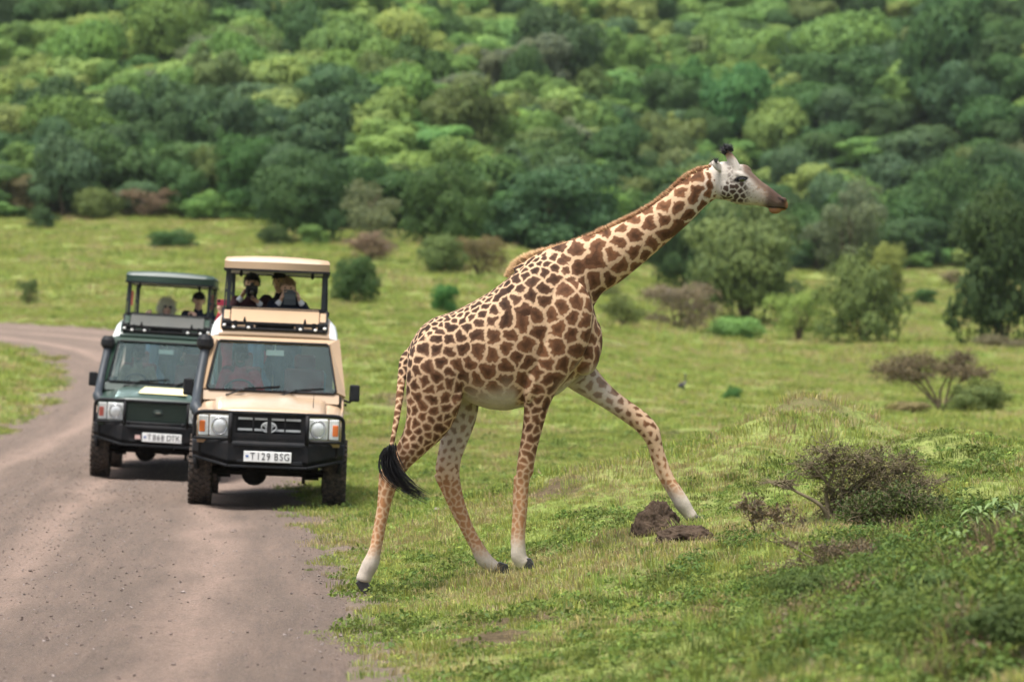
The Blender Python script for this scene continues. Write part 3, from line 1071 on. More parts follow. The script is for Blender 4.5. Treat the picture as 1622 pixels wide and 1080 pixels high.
def grass_points(y0, y1, dens, seed, margin=1.6):
    r = np.random.default_rng(seed)
    n = int(dens * (y1 - y0) * (.235 * (y0 + y1) + 2 * margin))
    Y = np.sqrt(r.uniform(y0 ** 2, y1 ** 2, n))
    X = r.uniform(-1, 1, n) * (.235 * Y + margin)
    sd, al = road_dist(X, Y)
    e = np.abs(sd) - ROAD_HW
    edge = e + .55 * fbm2(X / .7, Y / .7, 91, 3)
    b = bare_amount(X, Y)
    # patchy cover: thin beside the road
    p = sstep(-.3, .35, edge) * (1 - .92 * b)
    for x0, y0, z0, rr in PADS:
        p = p * sstep(.01, .035, (X - x0) ** 2 + (Y - y0 + .03) ** 2)
    keep = r.random(n) < p
    X, Y = X[keep], Y[keep]
    return X, Y, r, sd[keep]


def turf(y0, y1, dens, seed, size, name, label):
    X, Y, r, sd = grass_points(y0, y1, dens, seed)
    Z = height(X, Y)
    n = len(X)
    fine = fbm2(X / 1.1, Y / 1.5, 301, 3) + .35 * r.normal(size=n) * .5
    dry = fbm2(X / 2.0, Y / 2.6, 311, 3) + .3 * r.normal(size=n) * .5
    u = r.random(n)
    idx = np.zeros(n, int)
    idx[fine > .12] = 1
    idx[fine < -.12] = 2
    idx[(fine < -.05) & (u < .22)] = 8
    idx[(u > .6) & (u < .82) & (fine < .1)] = 4
    idx[(u > .82) & (u < .9)] = 5
    idx[(dry > .14)] = np.where(u[dry > .14] < .55, 3, 1)
    idx[(r.random(n) < .10)] = 3
    idx[(u > .965) & (dry < .25)] = 6
    idx[(u > .972) & (dry > .12)] = 7
    if y0 > 30:
        far_ = r.random(n) < (.75 if y0 < 60 else 1.0)
        idx[far_ & (idx >= 4)] = (r.random(n) * 1.99).astype(int)[far_ & (idx >= 4)]
        idx[far_ & (idx == 2) & (r.random(n) < .6)] = 0
    s = size * r.uniform(.6, 1.4, n) * (1 + .6 * vn2(X / .8, Y / .8, 7))
    rot = np.stack([r.normal(0, .12, n), r.normal(0, .12, n), r.uniform(0, 6.28, n)], -1)
    return scatter(name, np.stack([X, Y, Z], -1), rot, np.stack([s, s, s * r.uniform(.7, 1.3, n)], -1), idx, protos, label)


turf(13, 34, 120, 71, .95, 'grass', 'short patchy green grass and weeds on the near roadside bank')
turf(34, 62, 80, 72, 1.25, 'grass', 'short green grass of the meadow around the vehicles')
turf(62, 120, 13, 73, 2.1, 'grass', 'yellowish green grass of the open middle meadow')
turf(120, 265, 3.0, 74, 4.0, 'grass', 'pale green grass of the far meadow below the wood')

# taller weeds and grass on the right-hand hump
def tall_cover():
    r = np.random.default_rng(91)
    n = 5200
    Y = r.uniform(16, 30.5, n)
    px = r.uniform(900, 1760, n)
    X = (px - 811) / FPX * Y
    py = 540 + FPX * (CAM_Z - height(X, Y)) / Y
    # thicker towards the lower right and round the thorn shrub
    w = sstep(1130, 1420, px + .55 * (py - 950)) * (1 - .75 * sstep(1010, 1060, py) * (1 - sstep(1450, 1600, px))) * sstep(800, 840, py)
    w = np.maximum(w, .7 * np.exp(-((px - 1240) / 130) ** 2 - ((py - 915) / 45) ** 2))
    w = np.maximum(w, .5 * np.exp(-((px - 1100) / 60) ** 2 - ((py - 935) / 25) ** 2))
    clump = sstep(-.12, .22, fbm2(X / .7, Y / .9, 401, 3))
    k = r.random(n) < w * (.2 + .8 * clump)
    X, Y, px, py = X[k], Y[k], px[k], py[k]
    n = len(X)
    T = [tuft('tall_weeds', 21, 44, .22, .12, .006, G_FRESH, .9), tuft('tall_weeds', 22, 40, .22, .12, .005, G_BROWN, 1.0), weed('tall_weeds', 23, 300, .020, .2, .22, G_OLIVE), weed('tall_weeds', 24, 220, .022, .18, .24, G_WEED),
         tuft('tall_weeds', 25, 44, .2, .14, .006, G_DARK, .9), weed('tall_weeds', 26, 200, .016, .16, .16, G_BROWN)]
    t = fbm2(X / .6, Y / .7, 411, 3) + .12 * r.normal(size=n)
    u = r.random(n)
    idx = np.where(t > .10, np.where(u < .55, 1, 5), np.where(t < -.02, np.where(u < .65, 2, 4), np.where(u < .45, 0, np.where(u < .8, 3, 4))))
    s = r.uniform(.55, 1.15, n) * (.75 + .5 * sstep(1300, 1600, px))
    return scatter('tall_weeds', np.stack([X, Y, height(X, Y)], -1), np.stack([r.normal(0, .1, n), r.normal(0, .1, n), r.uniform(0, 6.28, n)], -1), np.stack([s, s, s], -1), idx, T,
                   'tall tangled weeds and grass on the hump in the lower right')


tall_cover()

# ---- gravel on the road
STONE = simple_mat('road_stone', (.17, .13, .112), .9, var=.45, scale=3, bump=.4, bscale=40)
STONE2 = simple_mat('pale_stone', (.26, .215, .19), .9, var=.25, scale=4, bump=.4, bscale=40)


def pebble(name, seed, mat):
    r = np.random.default_rng(seed)
    mb = MB().ball((0, 0, 0), (1, .8, .55), 7, 5)
    v = np.array(mb.v)
    v *= 1 + .22 * r.normal(size=(len(v), 1))
    mb.v = [tuple(q) for q in v]
    return mb.mesh(name, [mat])


def gravel():
    r = np.random.default_rng(19)
    n = 42000
    al = np.sqrt(r.uniform(52 ** 2, 108 ** 2, n)); al = 52 + (al - 52)
    ac = r.uniform(-ROAD_HW - .3, ROAD_HW + .35, n)
    w = .25 + .75 * sstep(.3, .9, np.abs(np.abs(ac) - 1.9) / 1.2) + .5 * sstep(2.2, 2.9, np.abs(ac))
    k = r.random(n) < w
    al, ac = al[k], ac[k]
    n = len(al)
    cx = np.interp(al, _al_s, _cx); cy = np.interp(al, _al_s, _cy); tx = np.interp(al, _al_s, _tx); ty = np.interp(al, _al_s, _ty)
    X = cx + ty * ac; Y = cy - tx * ac
    Z = road_z(X, Y, ac)
    k = np.abs(X) < .155 * Y + 1
    X, Y, Z = X[k], Y[k], Z[k]; n = len(X)
    s = .0035 + .013 * r.random(n) ** 6
    return scatter('gravel', np.stack([X, Y, Z + s * .2], -1), r.uniform(0, 6.28, (n, 3)) * [.1, .1, 1], np.stack([s, s, s], -1), (r.random(n) * 3.99).astype(int), [pebble('gravel', 1, STONE), pebble('gravel', 2, STONE), pebble('gravel', 3, STONE2), pebble('gravel', 4, STONE)],
                   'loose gravel scattered over the dirt road')


gravel()

# ------------------------------------------------------------------ remeshed bodies
def remesh(mb, voxel, smooth_it=4, factor=.5, name='body'):
    me = mb.mesh('tmp', [], False)
    o = link('tmp', me)
    md = o.modifiers.new('r', 'REMESH'); md.mode = 'VOXEL'; md.voxel_size = voxel; md.adaptivity = 0
    if smooth_it:
        sm = o.modifiers.new('s', 'SMOOTH'); sm.factor = factor; sm.iterations = smooth_it
    dg = bpy.context.evaluated_depsgraph_get()
    out = bpy.data.meshes.new_from_object(o.evaluated_get(dg))
    bpy.data.objects.remove(o); bpy.data.meshes.remove(me)
    out.name = name
    out.polygons.foreach_set('use_smooth', np.ones(len(out.polygons), bool))
    return out


def coords_of(me):
    a = np.empty(len(me.vertices) * 3, np.float32); me.vertices.foreach_get('co', a)
    return a.reshape(-1, 3).astype(float)


def normals_of(me):
    a = np.empty(len(me.vertices) * 3, np.float32); me.vertices.foreach_get('normal', a)
    return a.reshape(-1, 3).astype(float)


def set_col(me, name, rgb):
    a = me.color_attributes.new(name, 'FLOAT_COLOR', 'POINT')
    a.data.foreach_set('color', np.concatenate([rgb, np.ones((len(rgb), 1))], 1).astype(np.float32).ravel())


# ------------------------------------------------------------------ giraffe
GD = 28.0                                  # its distance from the camera
GS = FPX / GD                              # pixels of the photograph per metre there
gpos = Vector(((760 - 811) / GS, GD, 0))
gpos.z = hz(gpos.x, gpos.y)
giraffe = tag(empty('giraffe', gpos), 'giraffe striding off the dirt road onto the grass with neck stretched forward', 'giraffe')


def G(px, py, lat=0.0):
    """side-view pixel and lateral offset (negative: towards the camera) to giraffe space"""
    return np.array([(px - 811) / GS - gpos.x, lat, CAM_Z + (540 - py) / GS - gpos.z])


def leg_secs(rows, sub=4):
    """rows: px, py, radius px, lateral offset m, lateral radius factor"""
    a = catmull(rows, sub)
    secs = []
    for i, (px, py, r, la, wf) in enumerate(a):
        d = a[min(i + 1, len(a) - 1), :2] - a[max(i - 1, 0), :2]
        d = d / (np.linalg.norm(d) + 1e-9)
        nrm = np.array([-d[1], 0, -d[0]])                # perpendicular in the side plane (z is up, py down)
        secs.append((G(px, py, la), np.array([0, r * wf / GS, 0]), nrm * r / GS))
    return secs


def slice_secs(rows, sub=3, power=None):
    a = catmull(rows, sub)
    return [(G(x, (t + b) / 2, la), np.array([0, w, 0]), np.array([0, 0, (b - t) / 2 / GS])) for x, t, b, w, la in a]


torso = slice_secs([(643, 566, 600, .05, 0), (647, 551, 612, .13, 0), (656, 533, 628, .21, 0), (669, 516, 636, .27, 0), (686, 504, 636, .30, 0), (706, 497, 630, .315, 0), (727, 489, 628, .33, 0), (750, 477, 640, .35, 0), (776, 462, 648, .37, 0),
                    (803, 442, 650, .375, 0), (822, 425, 646, .37, 0), (842, 411, 641, .355, 0), (866, 402, 634, .33, 0), (890, 400, 620, .295, 0), (910, 412, 602, .255, 0), (928, 440, 588, .21, 0), (941, 490, 579, .16, 0), (949, 520, 562, .085, 0)])
neck = leg_secs([(862, 478, 74, 0, .55), (893, 449, 63, 0, .56), (926, 425, 50, 0, .6), (958, 411, 43.5, 0, .62), (986, 394, 39, 0, .63), (1011, 378, 35, 0, .64), (1036, 361, 31.5, 0, .66), (1059, 343, 29.5, 0, .68), (1081, 324, 28.5, 0, .68), (1098, 308, 27.5, 0, .68), (1114, 296, 26.5, 0, .7), (1136, 287, 25, 0, .74)])
head = slice_secs([(1128, 262, 312, .085, 0), (1140, 257, 316, .105, 0), (1152, 256, 318, .112, 0), (1166, 259, 323, .112, 0), (1180, 264, 325, .105, 0), (1193, 275, 325, .09, 0), (1206, 287, 327, .075, 0), (1219, 296, 330, .066, 0), (1230, 305, 333, .064, 0), (1239, 312, 332, .058, 0), (1245, 319, 331, .045, 0), (1248, 323, 329, .02, 0)])
legs = {
    'near_hind': leg_secs([(698, 512, 10, -.10, .8), (696, 530, 26, -.13, .8), (693, 550, 38, -.16, .8), (691, 578, 45.5, -.185, .75), (690, 605, 46, -.195, .68), (687, 637, 43, -.195, .62), (678, 667, 36, -.19, .62), (660, 697, 25, -.18, .66), (641, 722, 18.5, -.17, .72), (628, 740, 16, -.165, .75), (619, 763, 13.2, -.16, .75), (612, 790, 10.3, -.155, .8), (606, 820, 9, -.15, .9), (600, 850, 8.8, -.145, .95), (594, 874, 10.5, -.14, 1), (588, 891, 13, -.14, .95), (581, 905, 12, -.14, .95), (577, 915, 12, -.14, .95), (576, 919, 10, -.14, .95)]),
    'far_hind': leg_secs([(712, 525, 10, .1, .8), (714, 560, 36, .16, .75), (724, 605, 38, .18, .7), (728, 640, 31, .185, .66), (726, 668, 26, .185, .66), (719, 696, 22, .18, .66), (712, 722, 19.5, .17, .68), (709, 745, 19, .165, .7), (715, 768, 14.5, .16, .75), (725, 797, 10.8, .155, .82), (736, 826, 9.2, .15, .92), (747, 850, 9, .145, .95), (757, 870, 11, .14, 1), (766, 886, 12.6, .14, .95), (776, 895, 11, .14, .95), (784, 900, 10, .14, .95), (787, 902, 8, .14, .95)]),
    'near_fore': leg_secs([(906, 452, 10, -.08, .7), (900, 490, 32, -.15, .7), (884, 540, 45, -.2, .6), (868, 578, 38, -.215, .62), (857, 608, 28, -.205, .72), (850, 638, 20.5, -.19, .78), (843, 678, 15.5, -.175, .85), (836, 712, 14, -.165, .9), (831, 742, 13, -.16, .9), (828, 764, 10, -.155, .95), (826, 800, 9.6, -.15, .95), (823, 842, 9.2, -.145, 1), (821, 866, 11.5, -.14, 1), (822, 880, 12.5, -.14, .95), (828, 889, 11.5, -.14, .95), (832, 892, 11, -.14, .95)]),
    'far_fore': leg_secs([(880, 530, 10, .1, .7), (893, 560, 34, .15, .7), (916, 590, 29, .17, .75), (940, 612, 22, .175, .8), (967, 633, 17, .17, .85), (997, 654, 16, .165, .88), (1018, 670, 16, .16, .9), (1032, 687, 15, .155, .92), (1040, 708, 11.2, .15, .95), (1048, 731, 10.2, .15, .95), (1060, 760, 9.8, .145, 1), (1073, 782, 11, .14, 1), (1082, 799, 12.5, .14, .95), (1091, 812, 10.5, .14, .95), (1097, 820, 10, .14, .95), (1099, 823, 8, .14, .95)])}
tail_rows = [(652, 556, 8, -.02, 1), (641, 570, 8, -.05, 1), (637, 600, 7, -.12, 1), (634, 630, 6.2, -.2, 1), (630, 662, 5.2, -.27, 1), (625, 690, 4.2, -.32, 1), (621, 712, 3.6, -.34, 1)]
tail = leg_secs(tail_rows)

mb = MB()
mb.loft(torso, 40, power=2.25)
mb.loft(neck, 28)
mb.loft(head, 24, power=2.15)
for k, s in legs.items():
    mb.loft(s, 20)
mb.loft(tail, 8)
# muscle masses: shoulder, haunch, breast, cheek, brow, lips
for sgn in (-1, 1):
    mb.ball(G(892, 520, sgn * .24), (.23, .11, .40), 20, 12, rot=Matrix.Rotation(R(12), 3, 'Y'))
    mb.ball(G(694, 580, sgn * .23), (.22, .115, .30), 20, 12)
    mb.ball(G(925, 560, sgn * .10), (.13, .10, .18), 16, 10)
    mb.ball(G(1152, 296, sgn * .075), (.09, .045, .095), 14, 10)
    mb.ball(G(1171, 279, sgn * .088), (.062, .034, .032), 12, 8, rot=Matrix.Rotation(R(28), 3, 'Y'))      # brow over the eye
    mb.ball(G(1240, 318, sgn * .045), (.034, .022, .028), 10, 8)                                           # nostril wing
    # horn-like ossicone
    la = sgn * .055
    mb.tube([G(1166, 272, la), G(1160, 256, la), G(1155, 246, la * 1.1), G(1152, 238, la * 1.15), G(1150, 233, la * 1.15)], [.05, .038, .026, .024, .012], 10)
    # ear, laid back
    e0 = G(1143, 270, sgn * .085)
    mb.loft([(e0 + np.array([-.010 - t * .085, sgn * t * .085, .02 + t * .035]), np.array([0, .012 + .012 * math.sin(math.pi * min(1, t * 1.05)), .01]), np.array([.0, -.01 * sgn, .008 + .042 * math.sin(math.pi * (t * .86 + .14)) ** .8])) for t in np.linspace(0, 1, 7)], 10)
mb.ball(G(1180, 268), (.06, .045, .035), 12, 8, rot=Matrix.Rotation(R(25), 3, 'Y'))          # forehead bump
mb.ball(G(1228, 332), (.055, .045, .036), 14, 10)                                            # chin and lower lip
mb.ball(G(1242, 325), (.034, .05, .045), 12, 8)                                              # upper lip
mb.ball(G(943, 540), (.06, .12, .17), 14, 10)                                                # breast bulge
# joints and tendons
for px, py, la, rr_ in ((836, 741, -.16, (.05, .05, .075)), (1036, 684, .155, (.055, .05, .06)), (620, 733, -.17, (.055, .042, .075)), (700, 742, .165, (.06, .042, .07)), (592, 888, -.14, (.055, .052, .05)), (764, 885, .14, (.06, .052, .055)), (821, 868, -.14, (.052, .052, .055)), (1081, 797, .14, (.058, .052, .055))):
    mb.ball(G(px, py, la), rr_, 14, 10)
mb.tube([G(606, 742, -.17), G(601, 800, -.155), G(590, 868, -.145)], [.022, .014, .02], 8)
mb.tube([G(690, 752, .165), G(718, 815, .155), G(750, 872, .145)], [.022, .014, .02], 8)
mb.tube([G(817, 752, -.16), G(814, 810, -.15), G(812, 862, -.145)], [.018, .014, .02], 8)
mb.tube([G(1028, 702, .15), G(1043, 752, .15), G(1068, 792, .145)], [.018, .014, .02], 8)
mb.ball(G(845, 600, -.255), (.075, .07, .20), 14, 10, rot=Matrix.Rotation(R(14), 3, 'Y'))
mb.ball(G(712, 640, -.25), (.09, .06, .15), 14, 10, rot=Matrix.Rotation(R(30), 3, 'Y'))
mb.ball(G(905, 470, -.2), (.09, .09, .24), 14, 10, rot=Matrix.Rotation(R(-25), 3, 'Y'))
gme_ = remesh(mb, .0078, 6, .5, 'giraffe_body')
P = coords_of(gme_)
bm_n = normals_of(gme_)
U = 811 + GS * (P[:, 0] + gpos.x)
V = 540 - GS * (P[:, 2] + gpos.z - CAM_Z)
LAT = P[:, 1]
# which part each vertex belongs to
parts = [('torso', torso), ('neck', neck), ('head', head)] + list(legs.items()) + [('tail', tail)]
best = np.full(len(P), 9e9); pid = np.zeros(len(P), int); along = np.zeros(len(P))
for i, (nm, secs) in enumerate(parts):
    for j, (c, u, w) in enumerate(secs):
        d = P - c
        # distance measured in the section's own radii
        q = (d @ u / (u @ u)) ** 2 + (d @ w / (w @ w)) ** 2
        ax = np.cross(u, w); ax /= np.linalg.norm(ax)
        q = q + (d @ ax / (.6 * max(np.linalg.norm(u), np.linalg.norm(w)))) ** 2
        m_ = q < best
        best[m_] = q[m_]; pid[m_] = i; along[m_] = j / (len(secs) - 1)
PN = [p[0] for p in parts]
isleg = pid >= 3
isfar = (pid == PN.index('far_hind')) | (pid == PN.index('far_fore'))
istail = pid == PN.index('tail')
ishead = (pid == PN.index('head')) & (U > 1122)
isneck = pid == PN.index('neck')

# patch spacing in metres over the body
spacing = np.full(len(P), .110)
spine = np.interp(U, [640, 656, 669, 706, 750, 803, 842, 890], [566, 533, 516, 497, 477, 442, 411, 395])
up = np.clip((V - spine) / 60, 0, 1)                     # 0 on the back line
rump = 1 - sstep(670, 790, U)
spacing = spacing * (.52 + .48 * sstep(.0, 1, up)) * (1 - .2 * rump)
spacing = np.where(isneck, np.interp(U, [880, 960, 1040, 1110, 1130], [.132, .124, .118, .088, .07]), spacing)
tl = sstep(600, 700, V)
hind = (pid == PN.index('near_hind')) | (pid == PN.index('far_hind'))
fore = (pid == PN.index('near_fore')) | (pid == PN.index('far_fore'))
spacing = np.where(hind, np.interp(V, [560, 620, 670, 720, 770, 830, 900], [.094, .08, .064, .054, .045, .04, .035]), spacing)
spacing = np.where(fore, np.interp(V, [540, 600, 640, 700, 760, 830, 900], [.12, .098, .072, .058, .046, .038, .034]), spacing)
spacing = np.where(istail, .05, spacing)
spacing = np.where(ishead, .036, spacing)
rg = np.random.default_rng(3)
order = rg.permutation(len(P))[:60000]
seeds = np.zeros((5000, 3)); srad = np.zeros(5000); ns = 0
for i in order:
    if ns:
        dd = ((seeds[:ns] - P[i]) ** 2).sum(1)
        if (dd < (.5 * (srad[:ns] + spacing[i])) ** 2 * .88).any(): continue
    seeds[ns] = P[i]; srad[ns] = spacing[i]; ns += 1
seeds = seeds[:ns]
warp = np.stack([vn3(P * 15, 1), vn3(P * 15, 2), vn3(P * 15, 3)], -1) * (spacing[:, None] * .30) + np.stack([vn3(P * 38, 4), vn3(P * 38, 5), vn3(P * 38, 6)], -1) * (spacing[:, None] * .22) + np.stack([vn3(P * 85, 24), vn3(P * 85, 25), vn3(P * 85, 26)], -1) * (spacing[:, None] * .10)
Q = P + warp
kd = kdtree.KDTree(ns)
for i in range(ns): kd.insert(seeds[i], i)
kd.balance()
edge = np.empty(len(P)); cell = np.zeros(len(P), int); f1 = np.empty(len(P))
for i in range(len(P)):
    r3 = kd.find_n(Q[i], 3)
    (c1, i1, d1) = r3[0]
    e = 9.0
    for c2, i2, d2 in r3[1:]:
        a, b = (i1, i2) if i1 < i2 else (i2, i1)
        if (a * 7919 + b * 104729) % 97 < 7: continue          # some neighbours run together
        L = (c2 - c1).length
        e = min(e, (d2 * d2 - d1 * d1) / (2 * L))
    edge[i] = e; cell[i] = i1; f1[i] = d1
crand = rg.random(ns)[cell]
lw = spacing * .082 + .0028
lw = np.where(isneck, spacing * .085 + .0055, lw)
lw = lw + .004 * vn3(P * 60, 8)
lw = np.where(isfar & (V < 760), lw + .010 * sstep(-.3, .5, -bm_n[:, 1]), lw)
soft = np.where(isleg, .0075, .005)
patch = sstep(-soft, soft, edge - lw)
# colours
def C3(*c): return np.array(c)
cream = C3(.50, .345, .22); white = C3(.44, .39, .33) * (1 + .22 * vn3(P * 16, 41) + .15 * vn3(P * 60, 42))[:, None] + 0 * P; tan_leg = C3(.50, .35, .225)
brown = C3(.098, .045, .022); darkb = C3(.030, .018, .013); orange = C3(.30, .135, .055)
line_c = cream[None, :] * (1 + .14 * vn3(P * 9, 11))[:, None] + 0 * P
patch_c = np.repeat(brown[None, :], len(P), 0)
backd = (1 - sstep(.15, 2.2, (V - spine) / 60)) * (~ishead) * (~istail) * (1 - sstep(850, 960, U)) * (1 - sstep(610, 660, V))
patch_c = patch_c * (1 - .85 * backd[:, None]) + darkb * .85 * backd[:, None]
core = sstep(.25, .95, np.clip((edge - lw) / (spacing * .42), 0, 1))
patch_c = patch_c * (1.45 - .72 * core + .5 * (crand - .5))[:, None]
patch_c = patch_c * (1 + .35 * vn3(P * 30, 12))[:, None]
legf = np.where(hind, sstep(690, 800, V), np.where(fore, sstep(680, 790, V), 0.0))
patch_c = patch_c * (1 - legf[:, None]) + orange * (1 + .25 * vn3(P * 25, 13))[:, None] * legf[:, None]
line_c = line_c * (1 - legf[:, None]) + tan_leg * legf[:, None]
# white areas: belly, breast underside, inner legs, pasterns, throat
belly = sstep(594, 636, V + 22 * vn3(P * 9, 14) + .0 * U) * (pid == 0) * sstep(716, 740, U) * (1 - sstep(812, 826, U) * sstep(-.10, -.16, LAT))
belly = np.maximum(belly, (pid <= 1) * sstep(0, 1, ((U - 905) * .55 + (V - 590) * 1.0) / 22.0) * (U > 840) * (V > 545))
inner = np.zeros(len(P))
inner = np.where(isfar, sstep(-.35, .55, -bm_n[:, 1]) * (1 - sstep(690, 770, V)), inner)
inner = np.where(fore & isfar, sstep(.0, .7, -bm_n[:, 1] + .25 * (-bm_n[:, 2] * 1.0)) * (1 - sstep(955, 1010, U)), inner)
inner = np.where(isleg & ~isfar & ~istail, sstep(.1, .8, bm_n[:, 1]) * (1 - sstep(680, 760, V)), inner)
under = sstep(.35, .8, -bm_n[:, 2]) * fore * (1 - sstep(640, 700, V))
foot = np.zeros(len(P))
fe = {'near_hind': (852, 890), 'far_hind': (855, 892), 'near_fore': (830, 872), 'far_fore': (760, 796)}
for nm, (a, b) in fe.items():
    s = pid == PN.index(nm)
    foot[s] = sstep(a, b, V[s] + 6 * vn3(P[s] * 30, 15))
throat = ishead * 1.0 + isneck * sstep(1092, 1128, U + .5 * (V - 300))
w_amt = np.clip(np.maximum.reduce([belly, .9 * inner, .6 * under, foot]), 0, 1)
pk = patch * (1 - np.clip(np.maximum.reduce([belly * .96, inner * .30, foot, .8 * under]), 0, 1))
pk = pk * (1 - .12 * legf)
line_w = line_c * (1 - w_amt[:, None]) + white * w_amt[:, None]
line_w = line_w * (1 - .8 * throat[:, None]) + C3(.47, .43, .39) * .8 * throat[:, None]
col = line_w * (1 - pk[:, None]) + patch_c * pk[:, None]
# tail darker
# head: pale with spots on the cheek, brown along the nose, dark muzzle, rusty lips
hw = ishead
spot = sstep(-.003, .003, edge - spacing * .15)
chk = sstep(1138, 1144, U) * (1 - sstep(1176, 1190, U)) * sstep(284, 292, V) * (1 - sstep(319, 325, V))
temple = .55 * sstep(1149, 1153, U) * (1 - sstep(1158, 1162, U)) * sstep(258, 264, V) * (1 - sstep(284, 292, V))
hcol = np.repeat(C3(.41, .375, .335)[None], len(P), 0) * (1 + .12 * vn3(P * 40, 21))[:, None]
sp_a = np.maximum(chk, temple) * spot * (crand > .18)
hcol = hcol * (1 - sp_a[:, None]) + C3(.055, .036, .028) * sp_a[:, None]
spk = sstep(.20, .30, vn3(P * 62, 51)) * sstep(1170, 1184, U) * (1 - sstep(1212, 1224, U)) * sstep(284, 292, V) * .55
hcol = hcol * (1 - spk[:, None]) + C3(.13, .08, .05) * spk[:, None]
tanf = .45 * sstep(1180, 1215, U)
hcol = hcol * (1 - tanf[:, None]) + C3(.30, .22, .155) * tanf[:, None]
ridge = np.interp(U, [1150, 1166, 1180, 1193, 1206, 1219, 1230, 1240, 1249], [250, 258, 264, 275, 287, 296, 305, 312, 322])
top = (1 - sstep(7, 20, V - ridge)) * sstep(1170, 1180, U)
hcol = hcol * (1 - .9 * top[:, None]) + C3(.085, .05, .033) * (1 + .5 * vn3(P * 50, 22))[:, None] * .9 * top[:, None]
mid_n = (1 - sstep(12, 26, V - ridge)) * sstep(1188, 1202, U) * sstep(.44, .56, vn3(P * 45, 23) + .55) * (1 - top)
hcol = hcol * (1 - .8 * mid_n[:, None]) + C3(.22, .12, .06) * .8 * mid_n[:, None]
muz = sstep(1207, 1220, U + .25 * (V - 310))
hcol = hcol * (1 - .85 * muz[:, None]) + C3(.055, .034, .026) * (1 + .4 * vn3(P * 50, 24))[:, None] * .85 * muz[:, None]
lip = np.maximum(sstep(1240, 1246, U) * sstep(316, 322, V), sstep(328, 332, V) * sstep(1214, 1220, U))
hcol = hcol * (1 - .85 * lip[:, None]) + C3(.27, .135, .065) * .85 * lip[:, None]
nos = np.exp(-(((U - 1236) + (V - 316) * .3) / 6.5) ** 2 - ((V - 316 - (U - 1236) * .55) / 2.6) ** 2)
nos = np.maximum(sstep(.35, .6, nos), .85 * sstep(.4, .65, np.exp(-((V - np.interp(U, [1214, 1225, 1238, 1246], [327, 329, 329.5, 331])) / 1.6) ** 2) * sstep(1214, 1218, U)))
hcol = hcol * (1 - nos[:, None]) + C3(.02, .014, .012) * nos[:, None]
oss = hw & (V < 256) & (U > 1144) & (U < 1172)
of_ = np.where(oss, sstep(257, 244, V), 0)
hcol = hcol * (1 - of_[:, None]) + C3(.24, .145, .10) * of_[:, None]
eye_d = np.exp(-(((U - 1172) * .9 + (V - 285) * .25) / 12.0) ** 2 - (((V - 285) - (U - 1172) * -.12) / 5.2) ** 2)
eye_d = sstep(.32, .62, eye_d)
hcol = hcol * (1 - eye_d[:, None]) + C3(.012, .01, .01) * eye_d[:, None]
col = np.where(hw[:, None], hcol, col)
col = np.clip(col * (1 + .10 * vn3(P * 110, 31) + .08 * vn3(P * 5, 32))[:, None], .004, 1)
set_col(gme_, 'coat', col)


def fur_mat():
    m = NT('giraffe_coat')
    co = m.coords()
    c = m.attr('coat', 'Color')
    nz = m.noise(140, 3, .6, co)
    c = m.mix(m.ramp(nz, [(.35, .0), (.7, .22)]), c, (.75, .6, .45), 'OVERLAY')
    m.lk(c, m.p.inputs['Base Color'])
    m.p.inputs['Roughness'].default_value = .72
    m.p.inputs['Specular IOR Level'].default_value = .08
    m.p.inputs['Sheen Weight'].default_value = .03
    m.p.inputs['Sheen Roughness'].default_value = .5
    m.bump(m.math('ADD', m.noise(90, 4, .65, co), m.math('MULTIPLY', m.noise(14, 3, .5, co), 1.2)), .35, .012)
    return m.mat


gme_.materials.append(fur_mat())
link('body', gme_, giraffe)
print('giraffe verts', len(P), 'patches', ns)


def strand_mesh(name, roots, dirs, lens, width, mats, mi=None, seed=0, sag=0.0, curl=.15, segs=3):
    """tapering three-sided hairs"""
    r = np.random.default_rng(seed)
    n = len(roots)
    d = dirs / np.linalg.norm(dirs, axis=1, keepdims=True)
    s = np.cross(d, r.normal(size=(n, 3))); s /= np.linalg.norm(s, axis=1, keepdims=True)
    t = np.cross(d, s)
    kink = r.normal(size=(n, 3)) * curl
    v = np.empty((n, segs * 3 + 1, 3))
    for k in range(segs + 1):
        f = k / segs
        c = roots + d * (lens * f)[:, None] + kink * (lens * f * f)[:, None] + np.array([0, 0, -1.0]) * (sag * lens * f * f)[:, None]
        if k == segs:
            v[:, segs * 3] = c
        else:
            w = width * (1 - .75 * f)
            for q in range(3):
                a = 2 * math.pi * q / 3
                v[:, k * 3 + q] = c + s * (w * math.cos(a)) + t * (w * math.sin(a))
    o = (np.arange(n) * (segs * 3 + 1))[:, None]
    F = []
    for k in range(segs - 1):
        for q in range(3):
            a, b = k * 3 + q, k * 3 + (q + 1) % 3
            F.append(o + [[a, b, b + 3]]); F.append(o + [[a, b + 3, a + 3]])
    for q in range(3):
        F.append(o + [[(segs - 1) * 3 + q, (segs - 1) * 3 + (q + 1) % 3, segs * 3]])
    nf = len(F)
    F = np.concatenate(F).astype(np.int32)
    mm = None if mi is None else np.tile(mi, nf)
    return mesh_from(name, v.reshape(-1, 3), F, mats, mm)


